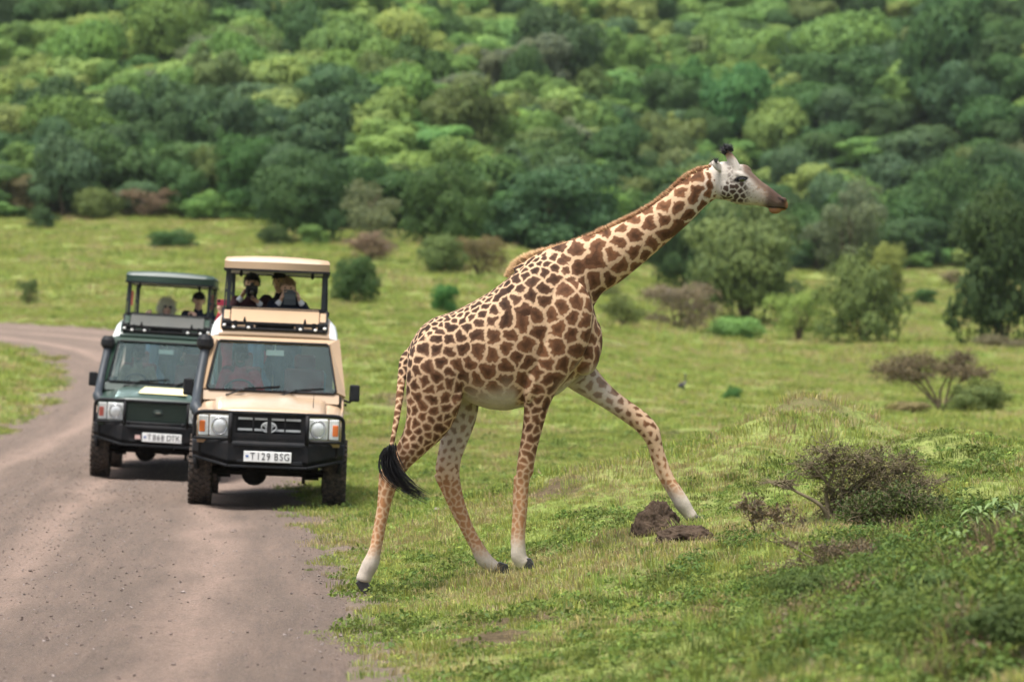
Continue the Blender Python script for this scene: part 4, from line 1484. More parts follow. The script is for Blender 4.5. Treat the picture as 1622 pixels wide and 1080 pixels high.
H_MANE = simple_mat('mane_hair', (.24, .105, .042), .6, var=.35, scale=30)
H_GOLD = simple_mat('mane_hair_tips', (.50, .32, .16), .6, var=.25, scale=30)
H_BLACK = simple_mat('black_hair', (.012, .011, .013), .45, var=.3, scale=20)
mane_line = catmull([(806, 437), (818, 424), (834, 413), (852, 405), (880, 397), (906, 389), (940, 375), (966, 363), (992, 350), (1018, 337), (1044, 320), (1070, 298), (1085, 284), (1102, 273), (1120, 266), (1128, 263)], 30)
rm = np.random.default_rng(8)
nm_ = 5200
k = rm.uniform(0, len(mane_line) - 1.01, nm_); ki = k.astype(int); fr = k - ki
mp = mane_line[ki] * (1 - fr[:, None]) + mane_line[ki + 1] * fr[:, None]
tang = mane_line[np.minimum(ki + 1, len(mane_line) - 1)] - mane_line[ki]
tang /= np.linalg.norm(tang, axis=1, keepdims=True)
roots = np.array([G(a, b + 2.5, 0) for a, b in mp]); roots[:, 1] += rm.normal(0, .012, nm_)
nrm = np.stack([tang[:, 1], 0 * k, tang[:, 0]], -1)      # up from the neck line (py is down)
nrm = np.where(nrm[:, 2:3] < 0, -nrm, nrm)
tg3 = np.stack([tang[:, 0], 0 * k, -tang[:, 1]], -1)
dirs = nrm * 1.0 - tg3 * .35 + np.stack([rm.normal(0, .12, nm_), rm.normal(0, .22, nm_), rm.normal(0, .12, nm_)], -1)
hl = np.interp(mp[:, 0], [806, 825, 850, 950, 1060, 1110, 1128], [.05, .085, .072, .062, .058, .05, .03]) * rm.uniform(.7, 1.1, nm_)
gold = (rm.random(nm_) < np.interp(mp[:, 0], [806, 850, 900, 1130], [.95, .85, .35, .22])).astype(int)
link('mane', strand_mesh('mane', roots, dirs, hl, .0045, [H_MANE, H_GOLD], gold, 4, 0, .1), giraffe)
# tail tuft
nt = 520
tr_ = np.random.default_rng(14)
path = catmull([(620, 708, -.34), (617, 724, -.35), (624, 744, -.35), (640, 762, -.34), (660, 776, -.33), (680, 786, -.33)], 8)
tm = MB()
for i in range(nt):
    L = .40 + .66 * tr_.random() ** 2.6
    oa, ob = tr_.normal(0, 1, 2)
    m_ = max(4, int(len(path) * L * .28) + 2)
    pts_ = []
    for q in range(m_):
        f = q / (m_ - 1) * L
        a = np.array([np.interp(f * (len(path) - 1), np.arange(len(path)), path[:, c]) for c in range(3)])
        w = 10.5 * math.sin(math.pi * min(1, f * .82 + .18)) ** .8 * (1 - .35 * f)
        pts_.append(G(a[0] + oa * (w * .55 + 3.5 * f), a[1] + ob * (w * .40 + 5 * f * f) - oa * w * .25, a[2] + .03 * ob * math.sin(3 * f + i)))
    tm.tube(pts_, [.0045 * (1 - .8 * q / (m_ - 1)) for q in range(m_)], 3, cap=False)
tm.build('tail_tuft', [H_BLACK], giraffe)
# ossicone tufts
for sgn in (-1, 1):
    n = 260
    d = tr_.normal(size=(n, 3)); d[:, 2] = np.abs(d[:, 2]) * 1.1 + .15; d[:, 0] -= .45
    c = G(1152.5, 240, sgn * .062)
    rr = np.repeat(c[None], n, 0) + tr_.normal(0, .013, (n, 3)) * [1.1, 1, .9]
    link('ossicone_tuft', strand_mesh('ossicone_tuft', rr, d, tr_.uniform(.03, .06, n), .0042, [H_BLACK], None, 5), giraffe)
    n = 60
    d = tr_.normal(size=(n, 3)) * .6 + [-.3, 0, .8]
    link('ear_hair', strand_mesh('ear_hair', np.repeat(G(1132, 258, sgn * .15)[None], n, 0) + tr_.normal(0, .006, (n, 3)), d, tr_.uniform(.02, .045, n), .0028, [H_BLACK], None, 6), giraffe)
EYE = simple_mat('dark_eye', (.012, .008, .006), .08, var=.1, spec=.8, coat=.8)
for sgn in (-1, 1):
    MB().ball(G(1173, 285.5, sgn * .097), (.032, .02, .021), 14, 10).build('eye', [EYE], giraffe, True)
    n = 46
    tt = tr_.uniform(-1, 1, n)
    rr = np.array([G(1172 + 7 * q, 283 - 1.2 * (1 - q * q) + 1.0 * q, sgn * .113) for q in tt])
    d = np.stack([.5 * tt + .25, np.full(n, sgn * .8), np.full(n, -.45)], -1) + tr_.normal(0, .15, (n, 3))
    link('eyelashes', strand_mesh('eyelashes', rr, d, tr_.uniform(.018, .032, n), .0018, [H_BLACK], None, 7, .2), giraffe)
HOOF = simple_mat('hoof_horn', (.035, .032, .034), .45, var=.3, scale=18, bump=.2, bscale=40)


def hoof(px, py, lat, ang, w=.050, L=.105):
    """cloven hoof; ang: degrees the sole axis is tipped in the side plane, 0 = flat, positive = toe down"""
    m = MB()
    Rm = Matrix.Rotation(R(ang), 3, 'Y')
    c = Vector(G(px, py, lat))
    for s in (-1, 1):
        prof = [(-.055, 0), (.075, 0), (.055, .05), (.03, .085), (-.045, .085), (-.06, .04)]
        v = []
        for y0 in (.003, .042):
            for x, z in prof:
                yy = s * (y0 * (1.0 if z < .06 else .9) if y0 > .01 else y0)
                if x > .05: yy *= .75
                v.append(Rm @ Vector((x, yy, z)) + c)
        n = len(prof)
        f = [tuple(range(n)), tuple(range(2 * n - 1, n - 1, -1))] + [(i, i + n, (i + 1) % n + n, (i + 1) % n) for i in range(n)]
        m.add(v, f)
    return m.build('hoof', [HOOF], giraffe, False, .008, 2)


hoof(570, 929, -.14, 60)
hoof(793, 909, .14, 20)
hoof(834, 898, -.14, 2)
hoof(1104, 835, .14, 36)

# ------------------------------------------------------------------ safari vehicles
def paint(name, col, dust=.35, rough=.32):
    m = NT(name)
    co = m.coords()
    nz = m.noise(2.2, 5, .6, co)
    c = m.mix(m.ramp(nz, [(.3, 0.0), (.7, 1.0)]), tuple(k * .93 for k in col), tuple(min(1, k * 1.05) for k in col))
    sep = m.n('ShaderNodeSeparateXYZ'); m.lk(co, sep.inputs[0])
    low = m.ramp(sep.outputs[2], [(0.0, 1.0), (1.0, .25)])
    d = m.math('MULTIPLY', m.ramp(m.noise(7, 6, .68, co), [(.38, .15), (.72, 1.0)]), m.math('MULTIPLY', low, dust))
    c = m.mix(d, c, (.27, .20, .145))
    m.lk(c, m.p.inputs['Base Color'])
    m.lk(m.math('ADD', m.math('MULTIPLY', d, .6), rough), m.p.inputs['Roughness'])
    m.p.inputs['Coat Weight'].default_value = .35 if col[0] > .1 else .12
    m.p.inputs['Coat Roughness'].default_value = .2
    return m.mat


def glass_mat():
    m = NT('tinted_glass')
    tr = m.n('ShaderNodeBsdfTransparent'); tr.inputs[0].default_value = (.74, .86, .86, 1)
    gl = m.n('ShaderNodeBsdfGlossy'); gl.inputs['Roughness'].default_value = .03
    gl.inputs[0].default_value = (.34, .45, .47, 1)
    df = m.n('ShaderNodeBsdfDiffuse'); df.inputs[0].default_value = (.23, .33, .32, 1)
    fr = m.n('ShaderNodeFresnel'); fr.inputs[0].default_value = 1.5
    mx = m.n('ShaderNodeMixShader'); m.lk(fr.outputs[0], mx.inputs[0]); m.lk(tr.outputs[0], mx.inputs[1]); m.lk(gl.outputs[0], mx.inputs[2])
    dust = m.ramp(m.noise(5, 5, .6, m.coords()), [(.3, .03), (.75, .1)])
    m2 = m.n('ShaderNodeMixShader'); m.lk(dust, m2.inputs[0]); m.lk(mx.outputs[0], m2.inputs[1]); m.lk(df.outputs[0], m2.inputs[2])
    m.lk(m2.outputs[0], m.out.inputs[0])
    return m.mat


TAN = paint('tan_paint', (.385, .262, .158), .6)
GREEN = paint('dark_green_paint', (.010, .032, .020), .10, .4)
PALE = paint('pale_roof_paint', (.62, .64, .62), .3)
BLACK = simple_mat('black_steel', (.009, .0095, .011), .62, var=.25, scale=5, bump=.1, spec=.16, dirt=((.12, .09, .07), .12))
PLASTIC = simple_mat('black_plastic', (.011, .012, .014), .6, var=.2, scale=6, spec=.18, dirt=((.12, .09, .07), .1))
SNORK = simple_mat('grey_plastic', (.03, .036, .042), .5, spec=.25, var=.15, scale=6)
RUBBER = simple_mat('tyre_rubber', (.035, .032, .03), .9, var=.3, scale=9, dirt=((.20, .145, .11), .7))
UNDER = simple_mat('underbody', (.008, .0075, .007), .85, var=.4, scale=5, dirt=((.08, .06, .045), .25))
SILVER = simple_mat('chrome', (.75, .76, .76), .18, 1.0, var=.05)
WHITEM = simple_mat('white_enamel', (.78, .78, .76), .4, var=.04, dirt=((.4, .32, .25), .25))
GREYM = simple_mat('grey_enamel', (.45, .46, .46), .45, var=.1)
LINING = simple_mat('pale_lining', (.55, .54, .50), .9, var=.08)
LETTER = simple_mat('plate_letters', (.02, .02, .022), .5, var=.1)
BLUEM = simple_mat('plate_emblem', (.10, .16, .35), .5, var=.2)
AMBER = simple_mat('amber_lens', (.70, .17, .035), .25, var=.1, coat=.5)
REDM = simple_mat('red_lens', (.5, .12, .09), .3, var=.1, coat=.4)
SEATR = simple_mat('red_seat_cloth', (.20, .05, .05), .9, var=.2)
SEATG = simple_mat('grey_seat_cloth', (.10, .11, .115), .9, var=.2)
INTER = simple_mat('cabin_trim', (.09, .10, .10), .85, var=.2)
CURTAIN = simple_mat('blue_cloth', (.13, .27, .42), .85, var=.2)
CREAM = simple_mat('cream_sticker', (.80, .68, .36), .6, var=.05)
MIRRORG = simple_mat('pale_mirror_back', (.55, .62, .58), .5, var=.05)
GLASS = glass_mat()


def lens_mat():
    m = NT('headlamp_lens')
    co = m.coords()
    w = m.n('ShaderNodeTexWave'); w.inputs['Scale'].default_value = 14; m.lk(co, w.inputs['Vector'])
    c = m.mix(m.ramp(w.outputs[1], [(.2, 0.0), (.8, 1.0)]), (.62, .64, .63), (.80, .81, .80))
    m.lk(c, m.p.inputs['Base Color'])
    m.p.inputs['Roughness'].default_value = .14
    m.p.inputs['Metallic'].default_value = .1
    m.p.inputs['Coat Weight'].default_value = .9
    m.bump(w.outputs[1], .3, .01)
    return m.mat


LENS = lens_mat()


def tyre_mesh(rad=.405, width=.265, rim=.205):
    m = MB()
    n = 40
    h = width / 2
    prof = [(rim, -h * .80), (rim + .03, -h * .98), (rad - .075, -h * 1.02), (rad - .03, -h * .97), (rad - .012, -h * .86), (rad - .012, h * .86), (rad - .03, h * .97), (rad - .075, h * 1.02), (rim + .03, h * .98), (rim, h * .80)]
    v = []; f = []
    for i in range(n):
        a = 2 * math.pi * i / n
        for r_q, x in prof:
            v.append((x, r_q * math.sin(a), r_q * math.cos(a)))
    k = len(prof)
    for i in range(n):
        j = (i + 1) % n
        for q in range(k - 1):
            f.append((i * k + q, j * k + q, j * k + q + 1, i * k + q + 1))
    m.add(v, f)
    # tread blocks: two slanted centre rows and two shoulder rows
    nb = 34
    for i in range(nb):
        for row, (x, sl, wdt) in enumerate(((-.30, .45, .40), (.30, -.45, .40), (-.80, .15, .34), (.80, -.15, .34))):
            a = 2 * math.pi * (i + (.5 if row in (1, 2) else 0)) / nb
            M = Matrix.Rotation(-a, 3, 'X') @ Matrix.Rotation(sl, 3, 'Z')
            c = Matrix.Rotation(-a, 3, 'X') @ Vector((x * h, 0, rad - .010))
            m.box(c, (wdt * h * 1.25, .040, .026), M)
    return m.mesh('tyre', [RUBBER])


def rim_mesh(rim=.207, width=.2):
    m = MB()
    prof = [(.0, .055), (.05, .06), (.055, .02), (.12, .03), (.16, .045), (.185, .03), (.19, .085), (rim, .10), (rim, -.1)]
    n = 28; v = []; f = []
    for i in range(n):
        a = 2 * math.pi * i / n
        for r_q, x in prof:
            v.append((x, r_q * math.sin(a), r_q * math.cos(a)))
    k = len(prof)
    for i in range(n):
        j = (i + 1) % n
        for q in range(k - 1):
            f.append((i * k + q, j * k + q, j * k + q + 1, i * k + q + 1))
    m.add(v, f)
    for i in range(6):
        a = 2 * math.pi * i / 6
        m.ball((.035, .085 * math.sin(a), .085 * math.cos(a)), .012, 6, 4)
    return m.mesh('rim', [SILVER], True)


TYRE, RIM = tyre_mesh(), rim_mesh()


def xprof(z):
    return float(np.interp(z, [.4, .55, .95, 1.32, 1.95, 2.10], [.80, .835, .862, .855, .755, .74]))


def text_mesh(s, size, mat, name='lettering'):
    cu = bpy.data.curves.new(name, 'FONT')
    cu.body = s; cu.size = size; cu.align_x = 'CENTER'; cu.align_y = 'CENTER'; cu.extrude = .0015; cu.space_character = 1.12
    o = link('tmp_text', cu)
    dg = bpy.context.evaluated_depsgraph_get()
    me = bpy.data.meshes.new_from_object(o.evaluated_get(dg))
    bpy.data.objects.remove(o)
    me.name = name; me.materials.clear(); me.materials.append(mat)
    return me


def make_vehicle(kind, loc, yaw, roll, label):
    tan = kind == 'tan'
    PT = TAN if tan else GREEN
    root = tag(empty('safari_vehicle', loc), label, 'vehicle')
    root.rotation_euler = (0, roll, yaw)
    Z = Vector
    # ---- body shell: sides with wheel arches, floor, back, cowl, roof sides
    m = MB()
    for s in (-1, 1):
        arch = lambda cy, r0=.50: [(cy + r0 * math.cos(a), .40 + r0 * .95 * math.sin(a)) for a in np.linspace(math.pi * .84, math.pi * .08, 11)]
        poly = [(-.84, .80), (-.84, 1.03), (-.78, 1.075), (.10, 1.16), (.24, 1.27), (.30, 1.34), (4.05, 1.36), (4.12, 1.30), (4.12, .60), (3.52, .52)] + arch(2.98)[::-1] + [(2.4, .50), (.62, .50)] + arch(0.0)[::-1] + [(-.62, .78)]
        outer = [(s * (xprof(z) - (.05 if y < -.7 else .02 * max(0, min(1, (.2 - y))))), y, z) for y, z in poly]
        m.add(outer, [tuple(range(len(outer)))])
        # arch lips
        for cy in (0.0, 2.98):
            pass
        # roof pillars and window band
        for y0, y1 in ((1.32, 1.44), (2.42, 2.52), (3.98, 4.12)):
            m.add([(s * xprof(1.34), y0, 1.34), (s * xprof(1.34), y1, 1.34), (s * xprof(1.95), y1 - .02, 1.95), (s * xprof(1.95), y0 - .02, 1.95)], [(0, 1, 2, 3)])
        m.add([(s * xprof(1.34), .30, 1.34), (s * xprof(1.34), .44, 1.34), (s * xprof(1.95), .76, 1.95), (s * xprof(1.95), .62, 1.95)], [(0, 1, 2, 3)])
        m.add([(s * xprof(1.86), .60, 1.86), (s * xprof(1.86), 4.1, 1.86), (s * xprof(1.97), 4.1, 1.97), (s * xprof(1.97), .62, 1.97)], [(0, 1, 2, 3)])
        m.tube([(s * (xprof(1.97) + .012), y, 1.965) for y in (.64, 2.0, 4.1)], .014, 6)      # rain gutter
    m.build('body', [PT], root, True, 0, solid=.02)
    for s in (-1, 1):
        for cy in (0.0, 2.98):
            MB().tube([(s * (xprof(z) + .012), y, z) for y, z in [(cy + .49 * math.cos(a), .40 + .47 * math.sin(a)) for a in np.linspace(math.pi * .98, .02 * math.pi, 13)]], .032, 6).build('arch_flare', [PLASTIC], root, True)
    b = MB()
    b.box((0, 4.11, .95), (1.68, .03, .8)); b.box((0, 4.10, 1.9), (1.5, .03, .18)); b.box((0, 4.1, 1.6), (1.5, .03, .5))
    b.build('tailgate', [PT], root, False, .01)
    # wings: tops beside the bonnet and inner flanks
    for s in (-1, 1):
        w = MB()
        P = []
        for y in np.linspace(-.86, .22, 9):
            f = (y + .86) / 1.08
            zt = 1.085 + .12 * f + (-.05 if y < -.84 else 0)
            xo = xprof(1.05) - (.045 if y < -.7 else .018)
            P.append([(s * .62, y, zt + .02), (s * .70, y, zt + .018), (s * (xo - .06), y, zt), (s * (xo - .015), y, zt - .028), (s * xo, y, zt - .085)])
        w.grid(P)
        w.add([(s * .43, -.835, .745), (s * .82, -.835, .745), (s * .82, -.835, 1.08), (s * .43, -.835, 1.08)], [(0, 1, 2, 3)])
        w.build('wing', [PT], root, True, 0, solid=.012)
    # ---- bonnet
    bn = MB(); P = []
    for y in list(np.linspace(-.885, -.80, 4)) + list(np.linspace(-.70, .13, 8)):
        row = []
        f = max(0, (y + .80) / .93)
        drop = 0 if y > -.80 else ((-.80 - y) / .085) ** 2 * .06
        for x in np.linspace(-.645, .645, 17):
            q = abs(x) / .645
            row.append((x, y + .03 * q * q * (1 - min(1, f * 2)), 1.135 + .125 * f + .030 * (1 - q ** 4) + (.018 if abs(x) < .32 else .0) * min(1, f * 3) - drop - .01 * (q > .95)))
        P.append(row)
    bn.grid(P)
    bonnet = bn.build('bonnet', [PT], root, True, 0, solid=.015)
    # scuttle below the windscreen
    sc = MB()
    sc.add([(-.80, .14, 1.225), (.80, .14, 1.225), (.80, .20, 1.335), (-.80, .20, 1.335)], [(0, 1, 2, 3)])
    sc.add([(-.80, .20, 1.335), (.80, .20, 1.335), (.80, .34, 1.33), (-.80, .34, 1.33)], [(0, 1, 2, 3)])
    sc.build('scuttle', [PT], root, False, 0, solid=.01)
    # ---- windscreen: frame, seal, pane
    wb, wt = (.765, .205, 1.345), (.665, .575, 1.925)
    ob, ot = (.862, .245, 1.30), (.765, .64, 1.985)
    fr = MB()
    for s in (-1, 1):
        fr.add([(s * ob[0], ob[1] + .04, ob[2]), (s * wb[0], wb[1], wb[2]), (s * wt[0], wt[1], wt[2]), (s * ot[0], ot[1] + .03, ot[2])], [(0, 1, 2, 3)])
    fr.add([(-wt[0], wt[1], wt[2]), (wt[0], wt[1], wt[2]), (ot[0], ot[1] + .03, ot[2]), (-ot[0], ot[1] + .03, ot[2])], [(0, 1, 2, 3)])
    fr.build('windscreen_frame', [PT], root, False, 0, solid=.03)
    ws = MB().add([(-wb[0] + .015, wb[1] - .004, wb[2] + .015), (wb[0] - .015, wb[1] - .004, wb[2] + .015), (wt[0] - .015, wt[1] - .004, wt[2] - .015), (-wt[0] + .015, wt[1] - .004, wt[2] - .015)], [(0, 1, 2, 3)]).build('windscreen', [GLASS], root)
    MB().tube([(-wb[0] + .03, wb[1] - .01, wb[2]), (wb[0] - .03, wb[1] - .01, wb[2]), (wb[0] - .005, wb[1] - .008, wb[2] + .03), (wt[0] - .003, wt[1] - .012, wt[2] - .03), (wt[0] - .03, wt[1] - .012, wt[2]), (-wt[0] + .03, wt[1] - .012, wt[2]), (-wt[0] + .003, wt[1] - .012, wt[2] - .03), (-wb[0] + .005, wb[1] - .008, wb[2] + .03)], .014, 6, closed=True).build('seal', [PLASTIC], ws, True)
    for px_, dx in ((-.52, .62), (.07, .55)):
        wp = MB()
        a = Z((px_, .15, 1.285)); bq = Z((px_ + .30, .215, 1.385)); c1 = Z((px_ + .20, .20, 1.365)); c2 = Z((px_ + dx, .235, 1.405 if px_ < 0 else 1.40))
        wp.tube([a, a.lerp(bq, .5) + Z((0, -.015, .01)), bq], [.012, .009, .006], 6)
        wp.bar(c1 + Z((0, -.012, .0)), c2 + Z((0, -.012, 0)), .010, .024)
        wp.ball(a, .018, 8, 6)
        wp.build('wiper', [PLASTIC], root)
    # ---- doors with windows
    for s in (-1, 1):
        d = MB()
        X = lambda z, o=.012: s * (xprof(z) + o)
        d.add([(X(.62), .62, .62), (X(.62), 1.36, .62), (X(1.0), 1.37, 1.0), (X(1.33), 1.37, 1.33), (X(1.33), .46, 1.33), (X(1.0), .50, 1.0)], [tuple(range(6))])
        dr = d.build('door', [PT], root, False, .006, solid=.02)
        MB().box((s * (xprof(1.2) + .035), 1.26, 1.2), (.03, .12, .03)).build('handle', [PLASTIC], dr, False, .006)
        for y0, y1 in ((.50, 1.32), (1.46, 2.42), (2.53, 3.96)):
            lean = .26 if y0 < 1 else 0
            g = MB().add([(s * (xprof(1.35) - .012), y0, 1.35), (s * (xprof(1.35) - .012), y1, 1.35), (s * (xprof(1.86) - .012), y1 - .01, 1.86), (s * (xprof(1.86) - .012), y0 + lean, 1.86)], [(0, 1, 2, 3)])
            g.build('side_window', [GLASS], root)
    # ---- roof: sloping front, raised sides round the hatch, back
    HT = [0, .30, .62, .86, .97, 1.0, 1.0]
    XS = [1.0, .995, .955, .87, .70, .40, 0]
    def roof_row(y, zt, xg=.762, full=True):
        row = []
        for q, xk in zip(HT, XS):
            row.append((xg * xk, y, 1.965 + (zt - 1.965) * q))
        left = [(-x, yy, z) for x, yy, z in row]
        return left + row[-2::-1]
    rf = MB()
    rf_c = 6
    P = [roof_row(y, z, xg) for y, z, xg in ((.655, 2.0, .760), (.72, 2.065, .760), (.80, 2.13, .760), (.92, 2.20, .762), (1.06, 2.255, .765))]
    rf.grid(P)
    rf.m = [1 if (i % 12) in (0, 1, 2, 9, 10, 11) else 0 for i in range(len(rf.f))]
    rf.build('roof_front', [PT, PALE], root, True, 0, solid=.02)
    for s in (-1, 1):
        sd_ = MB(); P = []
        for y in np.linspace(1.06, 4.10, 9):
            P.append([(s * .765 * x, y, 1.965 + .29 * q) for q, x in zip(HT[:4] + [.98], XS[:4] + [.82])])
        sd_.grid(P)
        sd_.build('roof_side', [PALE], root, True, 0, solid=.02)
    rb = MB(); rb.grid([roof_row(y, z) for y, z in ((3.80, 2.255), (3.98, 2.245), (4.10, 2.21))]); rb.build('roof_back', [PALE], root, True, 0, solid=.02)
    rim_ = MB()
    for s in (-1, 1): rim_.bar((s * .625, 1.06, 2.285), (s * .625, 3.82, 2.285), .05, .055)
    rim_.bar((-.65, 1.085, 2.285), (.65, 1.085, 2.285), .05, .06); rim_.bar((-.65, 3.80, 2.285), (.65, 3.80, 2.285), .05, .06)
    rim_.bar((-.60, 1.06, 2.33), (.60, 1.06, 2.33), .03, .035)
    rim_.build('hatch_rim', [BLACK], root, False, .008)
    # front flap leaning on the roof, on a black carrier bar
    lid = MB()
    cz_, cy_ = 2.205, .93
    M = Matrix.Rotation(R(33), 3, 'X')
    prof = []
    hw_, hh_, rc = .53, .175, .05
    for cx_, cyy, a0 in ((hw_ - rc, hh_ - rc, 0), (-hw_ + rc, hh_ - rc, 90), (-hw_ + rc, -hh_ + rc, 180), (hw_ - rc, -hh_ + rc, 270)):
        for a in range(0, 91, 30):
            prof.append((cx_ + rc * math.cos(R(a0 + a)), cyy + rc * math.sin(R(a0 + a))))
    n = len(prof)
    v = [M @ Z((x, y, .018)) + Z((0, cy_, cz_ + .03)) for x, y in prof] + [M @ Z((x, y, -.018)) + Z((0, cy_, cz_ + .03)) for x, y in prof]
    lid.add(v, [tuple(range(n)), tuple(range(2 * n - 1, n - 1, -1))] + [(i, (i + 1) % n, (i + 1) % n + n, i + n) for i in range(n)])
    lid.build('roof_flap', [PT if tan else paint('worn_flap_paint', (.07, .075, .07), .3)], root, False, .008)
    cb = MB()
    cb.bar((-.63, .74, 2.145), (.63, .74, 2.145), .05, .035)
    cb.bar((-.63, .70, 2.075), (.63, .70, 2.075), .04, .03)
    cb.bar((-.63, 1.03, 2.315), (.63, 1.03, 2.315), .03, .02)
    cb.box((0, .79, 2.11), (.46, .08, .07))
    for s in (-1, 1):
        cb.bar((s * .615, .72, 2.10), (s * .615, 1.05, 2.30), .045, .06)
        cb.box((s * .575, .76, 2.12), (.12, .07, .10)); cb.box((s * .36, .735, 2.165), (.035, .05, .05)); cb.box((s * .30, .74, 2.11), (.10, .06, .05)); cb.box((s * .47, .72, 2.115), (.05, .05, .11))
        cb.tube([(s * .36, .73, 2.16), (s * .36, .74, 2.215)], .012, 6)
    cb.build('flap_carrier', [BLACK], root, False, .008)
    for s in (-1, 1):
        for x, z in ((.60, 2.11), (.49, 2.088), (.31, 2.09)):
            MB().ball((s * x, .685, z), (.022, .012, .018), 10, 6).build('bolt_cap', [WHITEM], root, True)
        MB().box((s * .575, .90, 2.225), (.075, .2, .05), Matrix.Rotation(R(33), 3, 'X')).build('corner_block', [PT], root, False, .01)
    # ---- raised canopy on posts
    cp = MB(); P = []
    for y in list(np.linspace(.97, 1.04, 3)) + list(np.linspace(1.2, 3.6, 5)) + list(np.linspace(3.72, 3.78, 3)):
        e = max(0, (1.04 - y) / .07, (y - 3.72) / .06)
        P.append([(x, y, (2.93 + .03 * (1 - (x / .632) ** 2) - (.03 if abs(x) > .62 else 0)) * (1 - e ** 2) + 2.88 * e ** 2) for x in (-.632, -.61, -.5, -.25, 0, .25, .5, .61, .632)])
    cp.grid(P)
    zb = 2.785
    cp.add([(-.632, .965, zb), (.632, .965, zb), (.632, 3.785, zb), (-.632, 3.785, zb), (-.632, .969, 2.884), (.632, .969, 2.884), (.632, 3.781, 2.884), (-.632, 3.781, 2.884)], [(0, 1, 5, 4), (1, 2, 6, 5), (2, 3, 7, 6), (3, 0, 4, 7)])
    can = cp.build('canopy', [PT], root, True)
    MB().box((0, 2.375, zb + .012), (1.235, 2.78, .012)).build('lining', [LINING], can)
    lip_ = MB()
    lip_.bar((-.63, .962, zb), (.63, .962, zb), .012, .025); lip_.bar((-.63, 3.79, zb), (.63, 3.79, zb), .012, .025)
    for s in (-1, 1): lip_.bar((s * .635, .96, zb), (s * .635, 3.79, zb), .012, .025)
    lip_.build('edge_trim', [PLASTIC], can)
    for s in (-1, 1):
        for y, lean in ((1.14, .0), (3.62, .0)):
            ps = MB()
            ps.bar((s * .575, y, 2.30), (s * .575, y, zb + .02), .045, .045)
            ps.tube([(s * .62, y + .03, 2.30), (s * .612, y + .05, 2.60), (s * .605, y + .09, zb)], .011, 6)
            ps.box((s * .60, y + .03, 2.53), (.05, .03, .04))
            ps.build('canopy_post', [SNORK], root, False, .006)
        MB().tube([(s * .43, 1.06, zb), (s * .43, 1.06, zb - .06)], [.016, .022], 8).ball((s * .43, 1.06, zb - .065), .02, 8, 6).build('canopy_catch', [BLACK], root)
        if not tan:
            MB().box((s * .585, 1.9, 2.56), (.05, .03, .22)).build('reflector_strip', [REDM], root, False, .005)
    # ---- lights
    for s in (-1, 1):
        hl_ = MB().box((s * .565, -.852, .945), (.235, .06, .245)).build('headlight', [LENS], root, False, .02)
        MB().tube([(s * .565 + .088 * math.cos(a), -.888, .945 + .10 * math.sin(a)) for a in np.linspace(0, 2 * math.pi, 20)[:-1]], .008, 6, closed=True).build('reflector_ring', [SILVER], hl_, True)
        MB().ball((s * .565, -.875, .945), (.085, .03, .096), 14, 10).build('lamp_glass', [LENS], hl_, True)
        sur = MB()
        for a, c in (((s * .43, -.86, 1.075), (s * .815, -.84, 1.075)), ((s * .43, -.86, .815), (s * .815, -.84, .815))): sur.bar(a, c, .03, .014)
        sur.bar((s * .432, -.86, .81), (s * .432, -.86, 1.08), .014, .03)
        sur.build('bezel', [SILVER if tan else PT], hl_)
        ind = MB().box((s * .752, -.848, .945), (.115, .055, .235), Matrix.Rotation(R(-8 * s), 3, 'Z')).build('indicator', [LENS], root, False, .012)
        MB().box((s * .768, -.856, .935), (.072, .055, .135), Matrix.Rotation(R(-8 * s), 3, 'Z')).build('amber_lens', [AMBER if tan else REDM], ind, False, .012)
    # ---- grille
    gr = MB().box((0, -.83, .93), (.84, .04, .30)).build('grille', [PLASTIC if tan else GREEN], root)
    if tan:
        for z in (1.04, .915):
            for k, (x0, x1) in enumerate(((-.355, -.19), (-.165, -.02), (.03, .175), (.195, .365))):
                MB().box(((x0 + x1) / 2, -.858, z), (x1 - x0, .016, .024)).build('slat', [GREYM], gr)
        for k in range(9):
            MB().box((0, -.853, .83 + k * .026), (.78, .008, .006)).build('mesh_bar', [BLACK], gr)
        for k in range(16):
            MB().box((-.37 + k * .049, -.854, .94), (.006, .008, .22)).build('mesh_bar', [BLACK], gr)
        em = MB()
        for rx, rz, cz2 in ((.085, .058, .945), (.034, .052, .945), (.062, .020, .968)):
            em.tube([(rx * math.cos(a), -.875, cz2 + rz * math.sin(a)) for a in np.linspace(0, 2 * math.pi, 26)[:-1]], .008, 5, closed=True)
        em.build('emblem', [GREYM], gr, True)
    else:
        for k in range(6):
            MB().box((0, -.856, .815 + k * .045), (.80, .012, .010)).build('slat', [GREEN], gr)
        em = MB().ball((0.02, -.868, .955), (.068, .012, .036), 20, 8).build('emblem', [GREEN], gr, True)
        MB().tube([(.02 + .07 * math.cos(a), -.872, .955 + .038 * math.sin(a)) for a in np.linspace(0, 2 * math.pi, 26)[:-1]], .004, 5, closed=True).build('emblem_rim', [SNORK], em, True)
        MB().box((.02, -.882, .955), (.07, .004, .012)).build('emblem_bar', [SILVER], em)
    # ---- bumper and bull bar
    bp = MB()
    top, cz0 = .785, .515
    secs = []
    for x, y, zb_, zt in ((-.865, -.74, .60, .775), (-.80, -.80, .59, .782), (-.46, -1.0, .505, .785), (.46, -1.0, .505, .785), (.80, -.80, .59, .782), (.865, -.74, .60, .775)):
        secs.append([(x, y + .16, zt), (x, y + .015, zt), (x, y, zt - .03), (x, y, zb_ + .05), (x, y + .05, zb_), (x, y + .16, zb_)])
    bp.grid(secs)
    for q in (secs[0], secs[-1]): bp.add(q, [tuple(range(6))])
    bumper = bp.build('bumper', [BLACK], root, False, .012)
    lp = MB()
